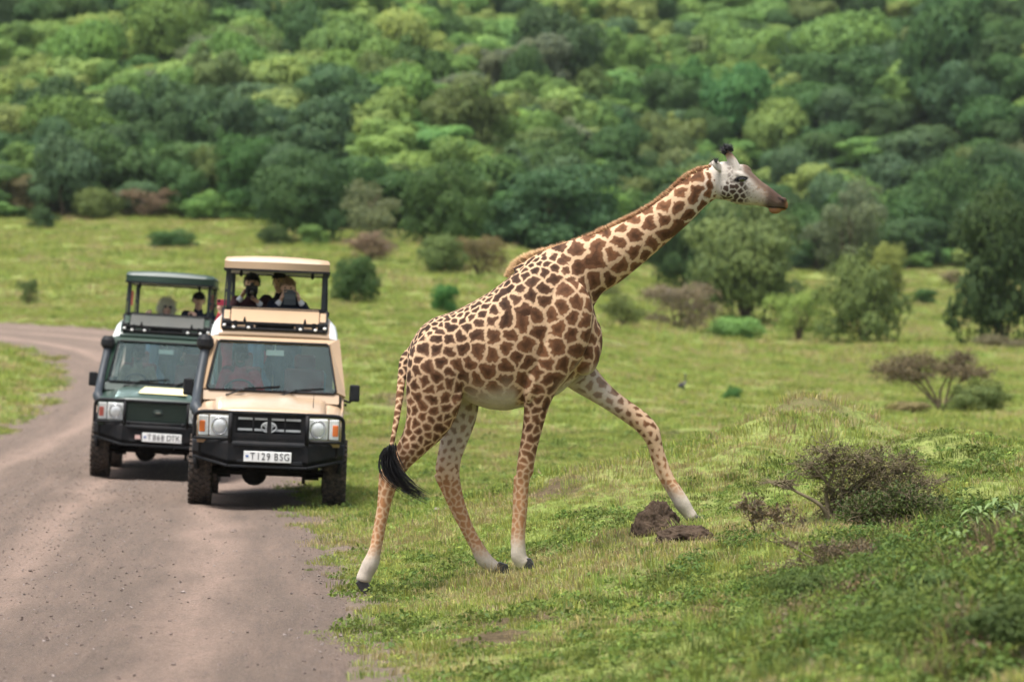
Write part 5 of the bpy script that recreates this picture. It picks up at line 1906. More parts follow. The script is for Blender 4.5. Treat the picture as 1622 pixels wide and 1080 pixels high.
    lp.bar((-.45, -1.0, .495), (.45, -1.0, .495), .05, .028); lp.bar((-.45, -1.0, .495), (-.85, -.77, .585), .05, .028); lp.bar((.45, -1.0, .495), (.85, -.77, .585), .05, .028)
    lp.box((-.30, -1.008, .555), (.10, .02, .03)); lp.box((.33, -1.008, .545), (.14, .02, .045))
    lp.build('lower_lip', [PLASTIC], bumper, False, .006)
    pl_ = MB()
    pl_.box((0, -1.014, .745), (.80, .03, .035))
    pl_.build('winch_lid', [PLASTIC], bumper, False, .006)
    bb = MB()
    for s in (-1, 1):
        hoop = [(s * .44, -.965, 1.105), (s * .70, -.945, 1.105), (s * .80, -.925, 1.095), (s * .845, -.90, 1.06), (s * .855, -.885, 1.0), (s * .855, -.875, .80)]
        bb.tube(catmull(hoop, 4), .023, 8)
        bb.tube([(s * .44, -.97, .80), (s * .855, -.885, .80)], .016, 8)
        bb.tube([(s * .44, -.985, .76), (s * .44, -.98, 1.10)], .026 if tan else .022, 8)
    bb.tube([(-.44, -.975, 1.105), (.44, -.975, 1.105)], .022, 8)
    bull = bb.build('bull_bar', [BLACK], root, True)
    gp = MB()
    if tan:
        for z, h in ((1.085, .045), (.845, .06)): gp.box((0, -.975, z), (.88, .014, h))
        for x, w_ in ((-.41, .07), (-.178, .022), (.005, .05), (.185, .018), (.405, .07)): gp.box((x, -.975, .966), (w_, .014, .19))
        gp.box((0, -.97, .80), (.86, .02, .02))
        gp.build('guard_plate', [BLACK], bull, False, .003)
    else:
        gp.tube([(-.44, -.97, .80), (.44, -.97, .80)], .022, 8)
        gp.tube([(-.36, -.97, .80), (-.40, -.97, .80)], .03, 8); gp.tube([(.36, -.97, .80), (.40, -.97, .80)], .03, 8)
        gp.build('cross_bar', [BLACK], bull, True)
    # ---- number plate
    np_ = MB().box((.0 if tan else .10, -1.03, .612), (.545, .012, .122)).build('number_plate', [WHITEM], root, False, .006)
    for ch, lx in zip('T129BSG' if tan else 'T868DTK', (-.172, -.105, -.048, .010, .098, .158, .220)):
        tx = link('letter', text_mesh(ch, .115, LETTER, 'letter'), np_)
        tx.location = (lx + (0 if tan else .10), -1.0375, .612); tx.rotation_euler = (R(90), 0, 0); tx.scale = (.80, 1.0, 1)
    MB().box((-.235 if tan else -.135, -1.0375, .615), (.035, .003, .025)).build('plate_emblem', [BLUEM], np_)
    if not tan:
        MB().box((-.235, -1.028, .61), (.075, .01, .055)).build('small_sticker', [simple_mat('pink_sticker', (.62, .42, .38), .6)], root)
        MB().add([(-.33 + .05, -.62, 1.205), (.40, -.62, 1.205), (.37, -.08, 1.283), (-.22, -.08, 1.283)], [(0, 1, 2, 3)]).build('bonnet_sticker', [CREAM], root, solid=.006).location.z = .012
    # ---- snorkel on the driver's side pillar
    sn = MB()
    pts = [(-.80, -.22, 1.03), (-.865, -.16, 1.12), (-.872, -.02, 1.20), (-.868, .14, 1.29), (-.852, .30, 1.47), (-.82, .47, 1.72), (-.808, .53, 1.84)]
    sn.tube(catmull(pts, 3), [.075 if i < 5 else .058 for i in range(19)], 10)
    sno = sn.build('snorkel', [SNORK], root, True)
    MB().tube([(-.812, .53, 1.80), (-.812, .525, 1.83), (-.812, .52, 1.86), (-.812, .515, 1.93), (-.812, .515, 1.985)], [.062, .085, .105, .098, .062], 12).build('intake_head', [PLASTIC], sno, False, .01)
    MB().tube([(.50, -.55, 1.16), (.50, -.55, 1.34)], [.006, .003], 5).build('antenna', [PLASTIC], root)
    # ---- mirrors
    for s in (-1, 1):
        mi_ = MB().tube([(s * .85, .48, 1.27), (s * .93, .42, 1.25), (s * .965, .40, 1.28)], .014, 6)
        mo = mi_.build('mirror', [PLASTIC], root, True)
        MB().box((s * .985, .40, 1.36), (.125, .06, .20), taper=(.95, .9)).build('mirror_shell', [PLASTIC], mo, False, .018)
    # ---- wheels, axles, underbody
    for s in (-1, 1):
        for y in (0.0, 2.98):
            w = empty('wheel'); w.parent = root; w.location = (s * .785, y, .405)
            if s < 0: w.rotation_euler = (0, 0, math.pi)
            link('tyre', TYRE, w); link('rim', RIM, w)
    ub = MB()
    ub.box((0, 1.8, .62), (1.1, 4.4, .16))
    for s in (-1, 1):
        ub.box((s * .42, 1.6, .56), (.09, 4.9, .14))
        ub.box((s * .55, 0, .48), (.08, .5, .10)); ub.tube([(s * .50, .05, .36), (s * .50, .02, .80)], .035, 8)
        ub.box((s * .52, .16, .37), (.16, .08, .10)); ub.box((s * .60, 1.8, .5), (.30, 1.6, .10))
    for y in (0.0, 2.98):
        ub.tube([(-.68, y, .405), (.68, y, .405)], .048, 8)
        ub.ball((-.16 if y == 0 else 0, y, .38), (.15, .15, .145), 12, 8)
    ub.tube([(-.62, -.13, .40), (.62, -.13, .42)], .022, 6); ub.tube([(-.50, .2, .43), (.45, .2, .46)], .02, 6)
    ub.box((0, -.42, .62), (1.2, .5, .22)); ub.box((.42, -.25, .35), (.04, .05, .12)); ub.box((0, -.3, .48), (.5, .4, .10)); ub.box((0, .35, .9), (1.35, .05, .6)); ub.box((0, 4.0, .55), (1.4, .1, .18))
    ub.box((0, -.80, .70), (1.6, .03, .16))
    ub.build('underbody', [UNDER], root)
    for s in (-1, 1):
        st = MB().box((s * .83, 1.5, .42), (.16, 1.7, .05)); st.tube([(s * .80, .95, .44), (s * .45, .95, .58)], .02, 6); st.tube([(s * .80, 2.1, .44), (s * .45, 2.1, .58)], .02, 6)
        st.build('side_step', [BLACK], root, False, .012)
        MB().box((s * .75, 3.46, .42), (.26, .015, .40)).build('mud_flap', [WHITEM if tan else PLASTIC], root)
    # ---- cabin
    ca = MB().box((0, 1.9, .715), (1.6, 3.9, .03)); ca.box((0, .42, 1.16), (1.56, .30, .26)); ca.box((0, .30, 1.27), (1.5, .1, .06)); ca.build('dashboard', [INTER], root, False, .02)
    hood_ = MB().box((-.38, .52, 1.30), (.36, .18, .06)).build('instrument_hood', [INTER], root, False, .02)
    sw = MB()
    cst = Z((-.38, .66, 1.30)); Mw = Matrix.Rotation(R(-62), 3, 'X')
    sw.tube([cst + Mw @ Z((.185 * math.cos(a), .185 * math.sin(a), 0)) for a in np.linspace(0, 2 * math.pi, 25)[:-1]], .015, 6, closed=True)
    for a in (90, 210, 330): sw.tube([cst, cst + Mw @ Z((.18 * math.cos(R(a)), .18 * math.sin(R(a)), 0))], .012, 6)
    sw.tube([cst, cst + Mw @ Z((0, 0, -.3))], .025, 6)
    sw.build('steering_wheel', [PLASTIC], root)
    for x in (-.38, .38):
        st = MB().box((x, 1.12, .98), (.50, .50, .14)); st.box((x, 1.36, 1.32), (.48, .13, .60), Matrix.Rotation(R(-10), 3, 'X'))
        st.box((x, 1.42, 1.70), (.26, .09, .18)); st.build('front_seat', [SEATR], root, False, .04, 3)
    for y in (2.05, 3.0):
        for x in (-.40, .40):
            st = MB().box((x, y, .96), (.52, .50, .14)); st.box((x, y + .27, 1.30), (.50, .12, .55)); st.build('rear_seat', [SEATG], root, False, .04, 3)
    cu_ = MB(); P = []
    for z in np.linspace(1.25, 1.95, 5):
        P.append([(-.32 + k * .024 + .012 * (z < 1.5) * k, 1.56 + .02 * math.sin(k * 1.8), z) for k in range(9)])
    cu_.grid(P); cu_.build('hanging_cloth', [CURTAIN], root, True, 0, solid=.006)
    MB().box((.02, .66, 1.80), (.21, .03, .065)).tube([(.02, .665, 1.83), (.02, .68, 1.93)], .008, 6).build('rear_view_mirror', [MIRRORG], root, False, .015)
    return root


v1 = make_vehicle('tan', (V1X, V1D, .06), R(3.4), R(V1R), 'tan safari vehicle with raised tan canopy, front most on the road')
v2 = make_vehicle('green', (V2X, V2D, .045), R(3.4), R(V2R), 'dark green safari vehicle with raised green canopy behind the tan one')
bpy.context.view_layer.update()

# ------------------------------------------------------------------ people
SKIN_L = simple_mat('light_skin', (.68, .43, .32), .55, var=.08, scale=30)
SKIN_T = simple_mat('tanned_skin', (.56, .34, .24), .55, var=.08, scale=30)
SKIN_D = simple_mat('dark_skin', (.075, .04, .028), .5, var=.1, scale=30)
CL = {n: simple_mat(n + '_cloth', c, .9, var=.18, scale=12, bump=.25, bscale=30) for n, c in dict(maroon=(.030, .012, .014), black=(.010, .010, .012), navy=(.014, .018, .034), white=(.62, .63, .66), jeans=(.04, .06, .10), red=(.5, .06, .08), khaki=(.28, .22, .14)).items()}
HAIR = {n: simple_mat(n + '_hair', c, .5, var=.3, scale=40) for n, c in dict(black=(.012, .010, .010), fair=(.30, .20, .12), grey=(.85, .78, .62), dark=(.02, .016, .014)).items()}
LIPS = simple_mat('lips', (.38, .14, .12), .5)
EYEW = simple_mat('eye_white', (.7, .68, .66), .3)
DARKG = simple_mat('dark_glass', (.01, .01, .012), .15, spec=.7)


def vec(*a): return np.array(a, float)


def unit(v): return np.asarray(v, float) / (np.linalg.norm(v) + 1e-12)


def person(vehicle, label, head, face, pelvis, hands, sk, top, bottom, hair, hairstyle='short', seated=False, cuff=None, lean=0.0, cap=None, glasses=None, feet_drop=None, shoulder_w=.185):
    """all points in the vehicle's space; head = centre of the skull, face = direction looked at"""
    head = np.asarray(head, float); pelvis = np.asarray(pelvis, float)
    f = unit(face); right = unit(np.cross(f, (0, 0, 1)))          # right: the person's own right
    upv = unit(np.cross(right, f))
    prim = []                                                     # a, b, ra, rb, material, flatten
    def cap_(a, b, ra, rb, mt): prim.append((np.asarray(a, float), np.asarray(b, float), ra, rb, mt))
    neck_t = head - upv * .075 - f * .02
    chest_dir = unit(neck_t - pelvis)
    body_f = unit(np.array([f[0] * .45, min(f[1], -.3), 0]))
    br = unit(np.cross(body_f, (0, 0, 1)))
    neck_b = neck_t - chest_dir * .10
    sh_c = neck_b - chest_dir * .035
    # torso as ellipsoidal lofts
    mb = MB()
    L = np.linalg.norm(sh_c - pelvis)
    tl = []
    for t, w, d in ((-.16, .10, .09), (-.10, .165, .115), (.0, .18, .125), (.22, .160, .112), (.45, .158, .112), (.68, .180, .122), (.86, .180, .115), (.97, .125, .088), (1.05, .062, .062)):
        c = pelvis + (sh_c - pelvis) * t
        tl.append((c, br * w, body_f * d, t))
    mb.loft([(c, u, v) for c, u, v, t in tl], 20, power=2.3)
    for i in range(len(tl) - 1):
        cap_(tl[i][0], tl[i + 1][0], np.linalg.norm(tl[i][1]) * .95, np.linalg.norm(tl[i + 1][1]) * .95, 1 if tl[i][3] > .02 else 2)
    def tub(a, b, ra, rb, mt, n=12):
        a = np.asarray(a, float); b = np.asarray(b, float)
        m = a * .5 + b * .5
        mb.tube([a, m, b], [ra, (ra + rb) / 2, rb], n); mb.ball(a, ra, 10, 8); mb.ball(b, rb, 10, 8)
        cap_(a, b, ra, rb, mt)
    tub(neck_b - chest_dir * .03, neck_t + upv * .02, .062, .054, 0)
    tub(neck_b - chest_dir * .045, neck_b + chest_dir * .018, .085, .067, 1)         # collar
    # head
    Mh = Matrix((Vector(right), Vector(f), Vector(upv))).transposed()
    mb.ball(head + upv * .015, (.076, .097, .100), 18, 14, rot=Mh)
    mb.ball(head - upv * .045 + f * .022, (.060, .068, .072), 16, 12, rot=Mh)         # jaw
    mb.ball(head - upv * .10 + f * .062, (.022, .02, .016), 10, 8, rot=Mh)            # chin
    mb.tube([head + f * .088 + upv * .022, head + f * .105 - upv * .018, head + f * .088 - upv * .03], [.010, .0165, .012], 8)
    mb.ball(head + f * .110 - upv * .018, .0135, 8, 6)
    for s in (-1, 1):
        mb.ball(head + right * s * .078 - f * .005 - upv * .005, (.014, .024, .034), 10, 8, rot=Mh)
        mb.ball(head + right * s * .034 + f * .080 + upv * .034, (.026, .015, .010), 8, 6, rot=Mh)   # brow
    cap_(head + upv * .03, head - upv * .075 + f * .02, .104, .075, 0)
    # arms and hands
    for s, hd in ((1, hands[0]), (-1, hands[1])):
        sh = sh_c + br * s * shoulder_w - chest_dir * .015
        if hd is None:
            hd = (pelvis + br * s * .26 + body_f * .1 + vec(0, 0, .03), unit(body_f + vec(0, 0, -.6)), br * -s)
        hp, fd, pn = (np.asarray(q, float) for q in hd)           # wrist, finger direction, palm normal
        fd = unit(fd); pn = unit(pn - fd * (pn @ fd))
        d = hp - sh; D = np.linalg.norm(d)
        l1, l2 = .285, .262
        if D > (l1 + l2) * .985:
            hp = sh + d / D * (l1 + l2) * .985; d = hp - sh; D = np.linalg.norm(d)
        a = (l1 * l1 - l2 * l2 + D * D) / (2 * D)
        h = math.sqrt(max(0, l1 * l1 - a * a))
        pole = unit(br * s * .75 + vec(0, 0, -1.0) - body_f * .25)
        dn = d / D
        pole = unit(pole - dn * (pole @ dn))
        el = sh + dn * a + pole * h
        tub(sh - br * s * .03, sh, .064, .066, 1)
        tub(sh, el, .062, .047, 1); tub(el, hp * .86 + el * .14, .047, .036, 1)
        if cuff: tub(el * .15 + hp * .85, el * .09 + hp * .91, .036, .034, 3)
        tub(hp * .88 + el * .12, hp, .028, .026, 0)
        sd = np.cross(fd, pn)                                      # across the palm
        pc = hp + fd * .048
        mb.loft([(hp + fd * t, sd * w, pn * dd) for t, w, dd in ((-.015, .024, .02), (.02, .036, .019), (.055, .042, .017), (.085, .041, .014))], 12, power=2.4)
        cap_(hp, hp + fd * .085, .036, .04, 0)
        for k, (off, ln) in enumerate(((-.031, .074), (-.0105, .082), (.0105, .076), (.031, .06))):
            b0 = hp + fd * .078 + sd * off * s
            b1 = b0 + unit(fd + pn * .35) * ln * .5
            b2 = b1 + unit(fd * .55 + pn * .85) * ln * .5
            mb.tube([b0 - fd * .02, b0, b1, b2], [.0095, .0098, .0088, .0075], 8); mb.ball(b2, .0076, 8, 6)
            cap_(b0, b2, .009, .008, 0)
        t0 = hp + fd * .018 + sd * -.034 * s
        t1 = t0 + unit(fd * .7 - sd * .6 * s + pn * .5) * .045
        t2 = t1 + unit(fd * .9 + pn * .6) * .034
        mb.tube([t0, t1, t2], [.0135, .0115, .0088], 8); mb.ball(t2, .009, 8, 6)
        cap_(t0, t2, .012, .009, 0)
    # legs
    for s in (-1, 1):
        hip = pelvis + br * s * .095 - vec(0, 0, .06)
        if seated:
            kn = hip + body_f * .42 + vec(0, 0, .02); an = kn + vec(0, 0, -.38) + body_f * .03
        else:
            dr = feet_drop or .82
            kn = hip + body_f * .03 + vec(0, 0, -dr * .48); an = hip + vec(0, 0, -dr)
        tub(hip, kn, .088, .060, 2); tub(kn, an, .058, .042, 2)
        tub(an - vec(0, 0, .035), an - vec(0, 0, .045) + body_f * .15, .042, .036, 2)
    me = remesh(mb, .0088, 3, .5, 'person_body')
    P = coords_of(me)
    fc = np.empty(len(me.polygons) * 3, np.float32); me.polygons.foreach_get('center', fc); fc = fc.reshape(-1, 3).astype(float)
    bd = np.full(len(fc), 9e9); mi = np.zeros(len(fc), int)
    for a, b, ra, rb, mt in prim:
        ab = b - a; t = np.clip(((fc - a) @ ab) / max(ab @ ab, 1e-9), 0, 1)
        q = np.linalg.norm(fc - a - t[:, None] * ab, axis=1) - (ra + (rb - ra) * t)
        q = q - (.012 if mt == 3 else .004 if mt == 1 else 0)
        m_ = q < bd; bd[m_] = q[m_]; mi[m_] = mt
    for mt in (sk, top, bottom, CL['white']): me.materials.append(mt)
    me.polygons.foreach_set('material_index', mi.astype(np.int32))
    low = float(P[:, 2].min())
    base = Vector((pelvis[0], pelvis[1], low))
    root = tag(empty('person'), label, 'person')
    root.matrix_world = vehicle.matrix_world @ Matrix.Translation(base)
    me.transform(Matrix.Translation(-base))
    link('body', me, root)
    off = -np.array(base)
    hp_ = head + off
    # hair
    r = np.random.default_rng(int(abs(head[0] * 1000)) + 3)
    n = 1500
    d = r.normal(size=(n * 3, 3)); d /= np.linalg.norm(d, axis=1, keepdims=True)
    dl = np.stack([d @ right, d @ f, d @ upv], -1)
    if hairstyle == 'long': okm = (dl[:, 2] > .35) | ((dl[:, 1] < .35) & (dl[:, 2] > -.85)) | ((np.abs(dl[:, 0]) > .72) & (dl[:, 2] > -.8))
    else: okm = ((dl[:, 2] > .42) & (dl[:, 1] < .92)) | ((dl[:, 1] < .1) & (dl[:, 2] > -.35))
    d = d[okm][:n]; dl = dl[okm][:n]
    rt = hp_ + upv * .018 + d * .5 * 0 + (dl[:, :1] * right * .076 + dl[:, 1:2] * f * .096 + dl[:, 2:3] * upv * .099)
    flow = d * (.9 if hairstyle == 'curly' or hairstyle == 'long' else .55) - upv * .25 - f * .25 + r.normal(size=d.shape) * (.55 if hairstyle in ('curly', 'long') else .25)
    ln = {'short': .03, 'mop': .034, 'long': .085, 'curly': .06}[hairstyle] * r.uniform(.7, 1.2, len(d))
    link('hair', strand_mesh('hair', rt, flow, ln, .006, [HAIR[hair]], None, 3, .35, .25), root)
    for s in (-1, 1):
        MB().ball(hp_ + right * s * .034 + f * .086 + upv * .018, (.013, .012, .009), 8, 6).build('eye', [EYE], root, True)
    MB().loft([(hp_ + right * x + f * (.090 - abs(x) * .35) - upv * .058, right * .003, upv * h) for x, h in ((-.024, .002), (-.012, .007), (0, .006), (.012, .007), (.024, .002))], 8).build('mouth', [LIPS], root, True)
    if cap:
        c = MB()
        Mh4 = Mh
        rows = []
        for ph in np.linspace(0, math.pi / 2 * .98, 6):
            rows.append([hp_ + upv * (.035 + .088 * math.sin(ph)) + (right * math.cos(a) * .087 + f * math.sin(a) * .108) * math.cos(ph) ** .8 for a in np.linspace(0, 2 * math.pi, 19)])
        c.grid(rows)
        br_ = [[hp_ + upv * (.036 - .012 * q) + right * x * (1 - .12 * q) + f * (.085 * math.sqrt(max(0, 1 - (x / .09) ** 2)) + .012 + q * .075 * (1 - .5 * (x / .08) ** 2)) for x in np.linspace(-.078, .078, 9)] for q in (0, .5, 1)]
        c.grid(br_)
        c.build('cap', [cap], root, True, 0, solid=.004)
    if glasses:
        g = MB()
        for s in (-1, 1):
            g.ball(hp_ + right * s * .036 + f * .104 + upv * .016, (.030, .006, .022), 12, 8, rot=Mh)
            g.tube([hp_ + right * s * .062 + f * .095 + upv * .02, hp_ + right * s * .082 + upv * .015], .003, 5)
        g.tube([hp_ - right * .012 + f * .108 + upv * .02, hp_ + right * .012 + f * .108 + upv * .02], .003, 5)
        g.build('glasses', [glasses], root, True)
    return root


i1, i2 = v1.matrix_world.inverted(), v2.matrix_world.inverted()
L1 = lambda px, py, yl: np.array(i1 @ at(px, py, V1D + yl))
L2 = lambda px, py, yl: np.array(i2 @ at(px, py, V2D + yl))
fwd = vec(.05, -1, 0)

# photographer with the long lens, left in the tan vehicle
hA = L1(399, 449, 1.80)
camA = L1(399, 463, 1.52)
pelA = vec(hA[0] - .03, 1.95, hA[2] - .72)
person(v1, 'person with dark hair in maroon jacket aiming a long lens from the tan vehicle', hA, vec(-.12, -1, -.16), pelA,
       ((L1(383, 470, 1.58), vec(.35, -.15, .75), vec(.75, -.5, -.1)), (L1(408, 478, 1.42), vec(-.55, -.35, .35), vec(-.3, -.1, .95))), SKIN_T, CL['maroon'], CL['jeans'], 'black', 'mop', cuff=True)
# person with the tablet, right in the tan vehicle
hC = L1(456, 456, 1.62)
tab = L1(459, 471, 1.36)
pelC = vec(hC[0] + .02, 1.75, hC[2] - .70)
person(v1, 'person with short fair hair in navy jacket holding up a tablet in the tan vehicle', hC, vec(.03, -1, -.25), pelC,
       ((L1(444.5, 476, 1.40), vec(.28, -.1, .9), vec(.85, -.3, -.1)), (L1(474.5, 476, 1.40), vec(-.28, -.1, .9), vec(-.85, -.3, -.1))), SKIN_L, CL['navy'], CL['jeans'], 'fair', 'short', cuff=True)
# dark-haired person behind
hB = L1(443, 447, 2.45)
person(v1, 'person with thick black hair in black jacket standing behind the tablet holder', hB, vec(-.55, -1, -.08), vec(hB[0], 2.5, hB[2] - .73), (None, None), SKIN_T, CL['black'], CL['jeans'], 'black', 'mop')
# seated person reaching out with a red phone
hD = L1(372, 500, 2.15); hD[2] = min(hD[2], 2.19)
ph = L1(351.5, 479, 1.62)
person(v1, 'person crouching in the tan vehicle with one hand out holding a red phone', hD, vec(-.2, -1, .05), vec(hD[0] + .03, 2.3, hD[2] - .70),
       ((L1(350, 488, 1.70), vec(.05, -.15, .9), vec(.35, -.8, .0)), None), SKIN_L, CL['red'], CL['jeans'], 'dark', 'short', feet_drop=.55)
# drivers
person(v1, 'driver in red and white behind the windscreen of the tan vehicle', vec(-.40, 1.16, 1.74), vec(.02, -1, -.04), vec(-.38, 1.24, 1.10),
       ((vec(-.52, .84, 1.33), vec(.1, -.6, .6), vec(.4, -.5, -.5)), (vec(-.24, .84, 1.33), vec(-.1, -.6, .6), vec(-.4, -.5, -.5))), SKIN_D, CL['red'], CL['khaki'], 'black', 'short', seated=True, cuff=True)
person(v2, 'driver in khaki behind the windscreen of the dark green vehicle', vec(-.40, 1.16, 1.74), vec(.02, -1, -.04), vec(-.38, 1.24, 1.10),
       ((vec(-.52, .84, 1.33), vec(.1, -.6, .6), vec(.4, -.5, -.5)), (vec(-.24, .84, 1.33), vec(-.1, -.6, .6), vec(-.4, -.5, -.5))), SKIN_D, CL['khaki'], CL['khaki'], 'black', 'short', seated=True)
# two in the green vehicle
hW = L2(264, 487, 1.75)
person(v2, 'person with pale curly hair and sunglasses in the dark green vehicle', hW, vec(.2, -1, -.05), vec(hW[0] + .02, 1.95, hW[2] - .70),
       ((L2(238, 493, 1.45), vec(-.2, -1, -.1), vec(.1, 0, -1)), None), SKIN_L, CL['black'], CL['jeans'], 'grey', 'long', glasses=DARKG)
hM = L2(315, 476, 1.75)
person(v2, 'person in black cap and navy jacket in the dark green vehicle', hM, vec(.1, -1, -.02), vec(hM[0], 1.95, hM[2] - .72),
       ((L2(303, 495, 1.30), vec(.5, -1, -.1), vec(0, 0, -1)), None), SKIN_T, CL['navy'], CL['jeans'], 'dark', 'short', cap=CL['black'])

# things they hold
def held(name, label, cat, vehicle, loc):
    o = tag(empty(name), label, cat)
    o.matrix_world = vehicle.matrix_world @ Matrix.Translation(Vector(loc))
    return o


PH = simple_mat('camera_body', (.014, .014, .015), .45, var=.2)
c_ = held('camera', 'black camera with long white-ringed lens held by the photographer', 'camera', v1, camA)
MB().box((0, .03, .035), (.145, .07, .10)).box((0, .03, .10), (.06, .065, .045), taper=(.6, .8)).box((-.06, .01, .03), (.04, .05, .11)).build('camera_body', [PH], c_, False, .012)
d_ = vec(.03, -1, -.16); d_ = unit(d_)
p0 = vec(0, -.005, .02)
MB().tube([p0, p0 + d_ * .06, p0 + d_ * .062, p0 + d_ * .15, p0 + d_ * .155, p0 + d_ * .215], [.040, .040, .046, .046, .056, .060], 20, cap=False).build('lens_barrel', [PH], c_, True)
MB().tube([p0 + d_ * .18, p0 + d_ * .185], [.040, .030], 20).build('front_glass', [DARKG], c_, True)
ctr = p0 + d_ * .216
MB().tube([ctr + vec(.060 * math.cos(a), 0, .060 * math.sin(a)) for a in np.linspace(0, 2 * math.pi, 25)[:-1]], .004, 6, closed=True).build('lens_ring', [SNORK], c_, True)
t_ = held('tablet', 'dark grey tablet in a case held up in the tan vehicle', 'tablet', v1, tab)
MB().box((0, 0, 0), (.150, .010, .185)).build('case', [simple_mat('grey_case', (.045, .055, .065), .5, var=.15)], t_, False, .006)
MB().box((0, -.007, .01), (.13, .003, .06)).build('case_flap', [simple_mat('case_flap', (.075, .09, .105), .5, var=.15)], t_)
MB().tube([(-.055, -.006, .075), (-.055, -.010, .075)], .007, 10).build('camera_eye', [DARKG], t_)
p_ = held('phone', 'red phone held out at the left side of the tan vehicle', 'phone', v1, ph)
MB().box((0, 0, 0), (.115, .010, .075)).build('case', [simple_mat('red_case', (.30, .02, .045), .4, var=.1)], p_, False, .006)
MB().box((-.035, -.007, .018), (.03, .004, .03)).build('camera_bump', [DARKG], p_, False, .002)

# ------------------------------------------------------------------ bird, mounds, thorn shrubs, plants
HUMP_CROWN = [crown_mesh('hump_crown', 500 + i, 7000, .045, lobes=12, flat=.9, spread=.72, base=.0) for i in range(2)]


def bird():
    x, y = on_ground(1082, 626)
    k = y / FPX
    root = tag(empty('bird', (x, y, hz(x, y))), 'grey long-necked bird standing upright in the open meadow', 'bird')
    m = MB()
    H = 33 * k * 1.02
    s = H / .52
    m.loft([(vec(-.10, 0, .20) * s, vec(0, .012, 0) * s, vec(.0, 0, .012) * s), (vec(-.06, 0, .215) * s, vec(0, .04, 0) * s, vec(.01, 0, .04) * s), (vec(.0, 0, .24) * s, vec(0, .062, 0) * s, vec(.02, 0, .065) * s), (vec(.05, 0, .275) * s, vec(0, .05, 0) * s, vec(.03, 0, .05) * s), (vec(.075, 0, .315) * s, vec(0, .022, 0) * s, vec(.02, 0, .02) * s)], 14)
    m.tube(catmull([vec(.06, 0, .30) * s, vec(.075, 0, .36) * s, vec(.06, 0, .42) * s, vec(.065, 0, .475) * s], 3), [.022 * s, .019 * s, .017 * s, .016 * s, .015 * s, .015 * s, .015 * s, .015 * s, .016 * s, .017 * s], 8)
    m.ball(vec(.07, 0, .485) * s, (.032 * s, .022 * s, .024 * s), 10, 8)
    m.tube([vec(.095, 0, .485) * s, vec(.15, 0, .475) * s], [.010 * s, .003 * s], 6)
    for l in (-1, 1):
        m.tube([vec(.0, .022 * l, .21) * s, vec(.015, .022 * l, .14) * s, vec(-.01, .022 * l, .10) * s, vec(.0, .022 * l, .0) * s], [.022 * s, .012 * s, .007 * s, .006 * s], 6)
        for a in (-.5, 0, .5):
            m.tube([vec(0, .022 * l, .004) * s, vec(.05 * math.cos(a), .022 * l + .05 * math.sin(a), .003) * s], [.005 * s, .003 * s], 5)
    me = remesh(m, .007, 2, .5, 'bird_body')
    me.materials.append(simple_mat('grey_feathers', (.10, .095, .09), .85, var=.4, scale=20, bump=.4, bscale=60))
    link('body', me, root)
    for l in (-1, 1):
        MB().loft([(vec(-.13 + .17 * t, .055 * l * math.sin(math.pi * min(1, .25 + t * .75)) + .004 * l, .20 + .075 * t) * s, vec(0, .010, 0) * s, vec(.0, 0, .012 + .040 * math.sin(math.pi * (.1 + .8 * t))) * s) for t in np.linspace(0, 1, 7)], 10).build('wing', [simple_mat('dark_wing', (.05, .048, .05), .8, var=.3, scale=25)], root, True)
    root.rotation_euler = (0, 0, .5)


bird()

SOIL = simple_mat('mound_soil', (.055, .038, .026), .97, var=.55, scale=9, bump=.9, bscale=26)


def mound(px, py, w, h, label, seed, sink=.25):
    x, y = on_ground(px, py)
    k = y / FPX
    r = np.random.default_rng(seed)
    m = MB()
    n, q = 110, 46
    rows = []
    for i in range(q + 1):
        t = i / q
        row = []
        for j in range(n):
            a = 2 * math.pi * j / n
            rr = math.sin(t * math.pi / 2) if i else 0
            row.append((rr * math.cos(a), rr * math.sin(a), math.cos(t * math.pi / 2)))
        row.append(row[0]); rows.append(row)
    P = np.array(rows)
    f = P.reshape(-1, 3)
    nz = .34 * vn3(f * 1.6 + seed, 3) + .22 * vn3(f * 4 + seed, 4) + .13 * vn3(f * 10, 5) + .10 * vn3(f * 24, 6)
    f = f * (1 + nz[:, None])
    f = f * [w * k / 2, w * k * .45, h * k * (1 + sink)] + [0, 0, -h * k * sink]
    m.grid(f.reshape(P.shape))
    root = tag(m.build('soil_mound', [SOIL], None, True), label, 'mound')
    root.location = (x, y, hz(x, y))
    return root, x, y


mound(1042, 846, 76, 44, 'bare brown soil mound beside the far forefoot of the giraffe', 3)
mound(1085, 870, 96, 26, 'low crumbled soil heap in front of the brown soil mound', 5)
mound(1014, 850, 34, 22, 'small soil clod at the left foot of the brown soil mound', 8)

# stones on the bank and the road
for i, (px, py, w, label) in enumerate([(730, 934, 13, 'grey stone in the grass below the far hind hoof'), (692, 818, 15, 'grey stone in the grass behind the far hind leg'), (950, 758, 12, 'pale stone on the crest of the bank'), (897, 995, 12, 'pale stone near the bottom edge of the bank'),
                                         (1003, 866, 10, 'small grey stone left of the low soil heap'), (263, 857, 12, 'flat stone on the road left of centre'), (370, 842, 12, 'stone on the road ahead of the tan vehicle'), (177, 1000, 10, 'stone near the lower left of the road'),
                                         (275, 1053, 10, 'stone low on the road near the bottom edge'), (203, 1050, 10, 'stone lowest on the road left of another'), (48, 905, 9, 'stone at the left edge of the road'), (290, 940, 12, 'pale stone in the middle of the road')]):
    x, y = on_ground(px, py)
    s = w * y / FPX / 2
    o = tag(link('stone', pebble('stone', 40 + i, STONE2 if i < 5 or 'pale' in label else STONE)), label, 'stone', 'loose stones')
    o.location = (x, y, hz(x, y) + s * .15); o.scale = (s, s, s * .8); o.rotation_euler = (0, 0, i)


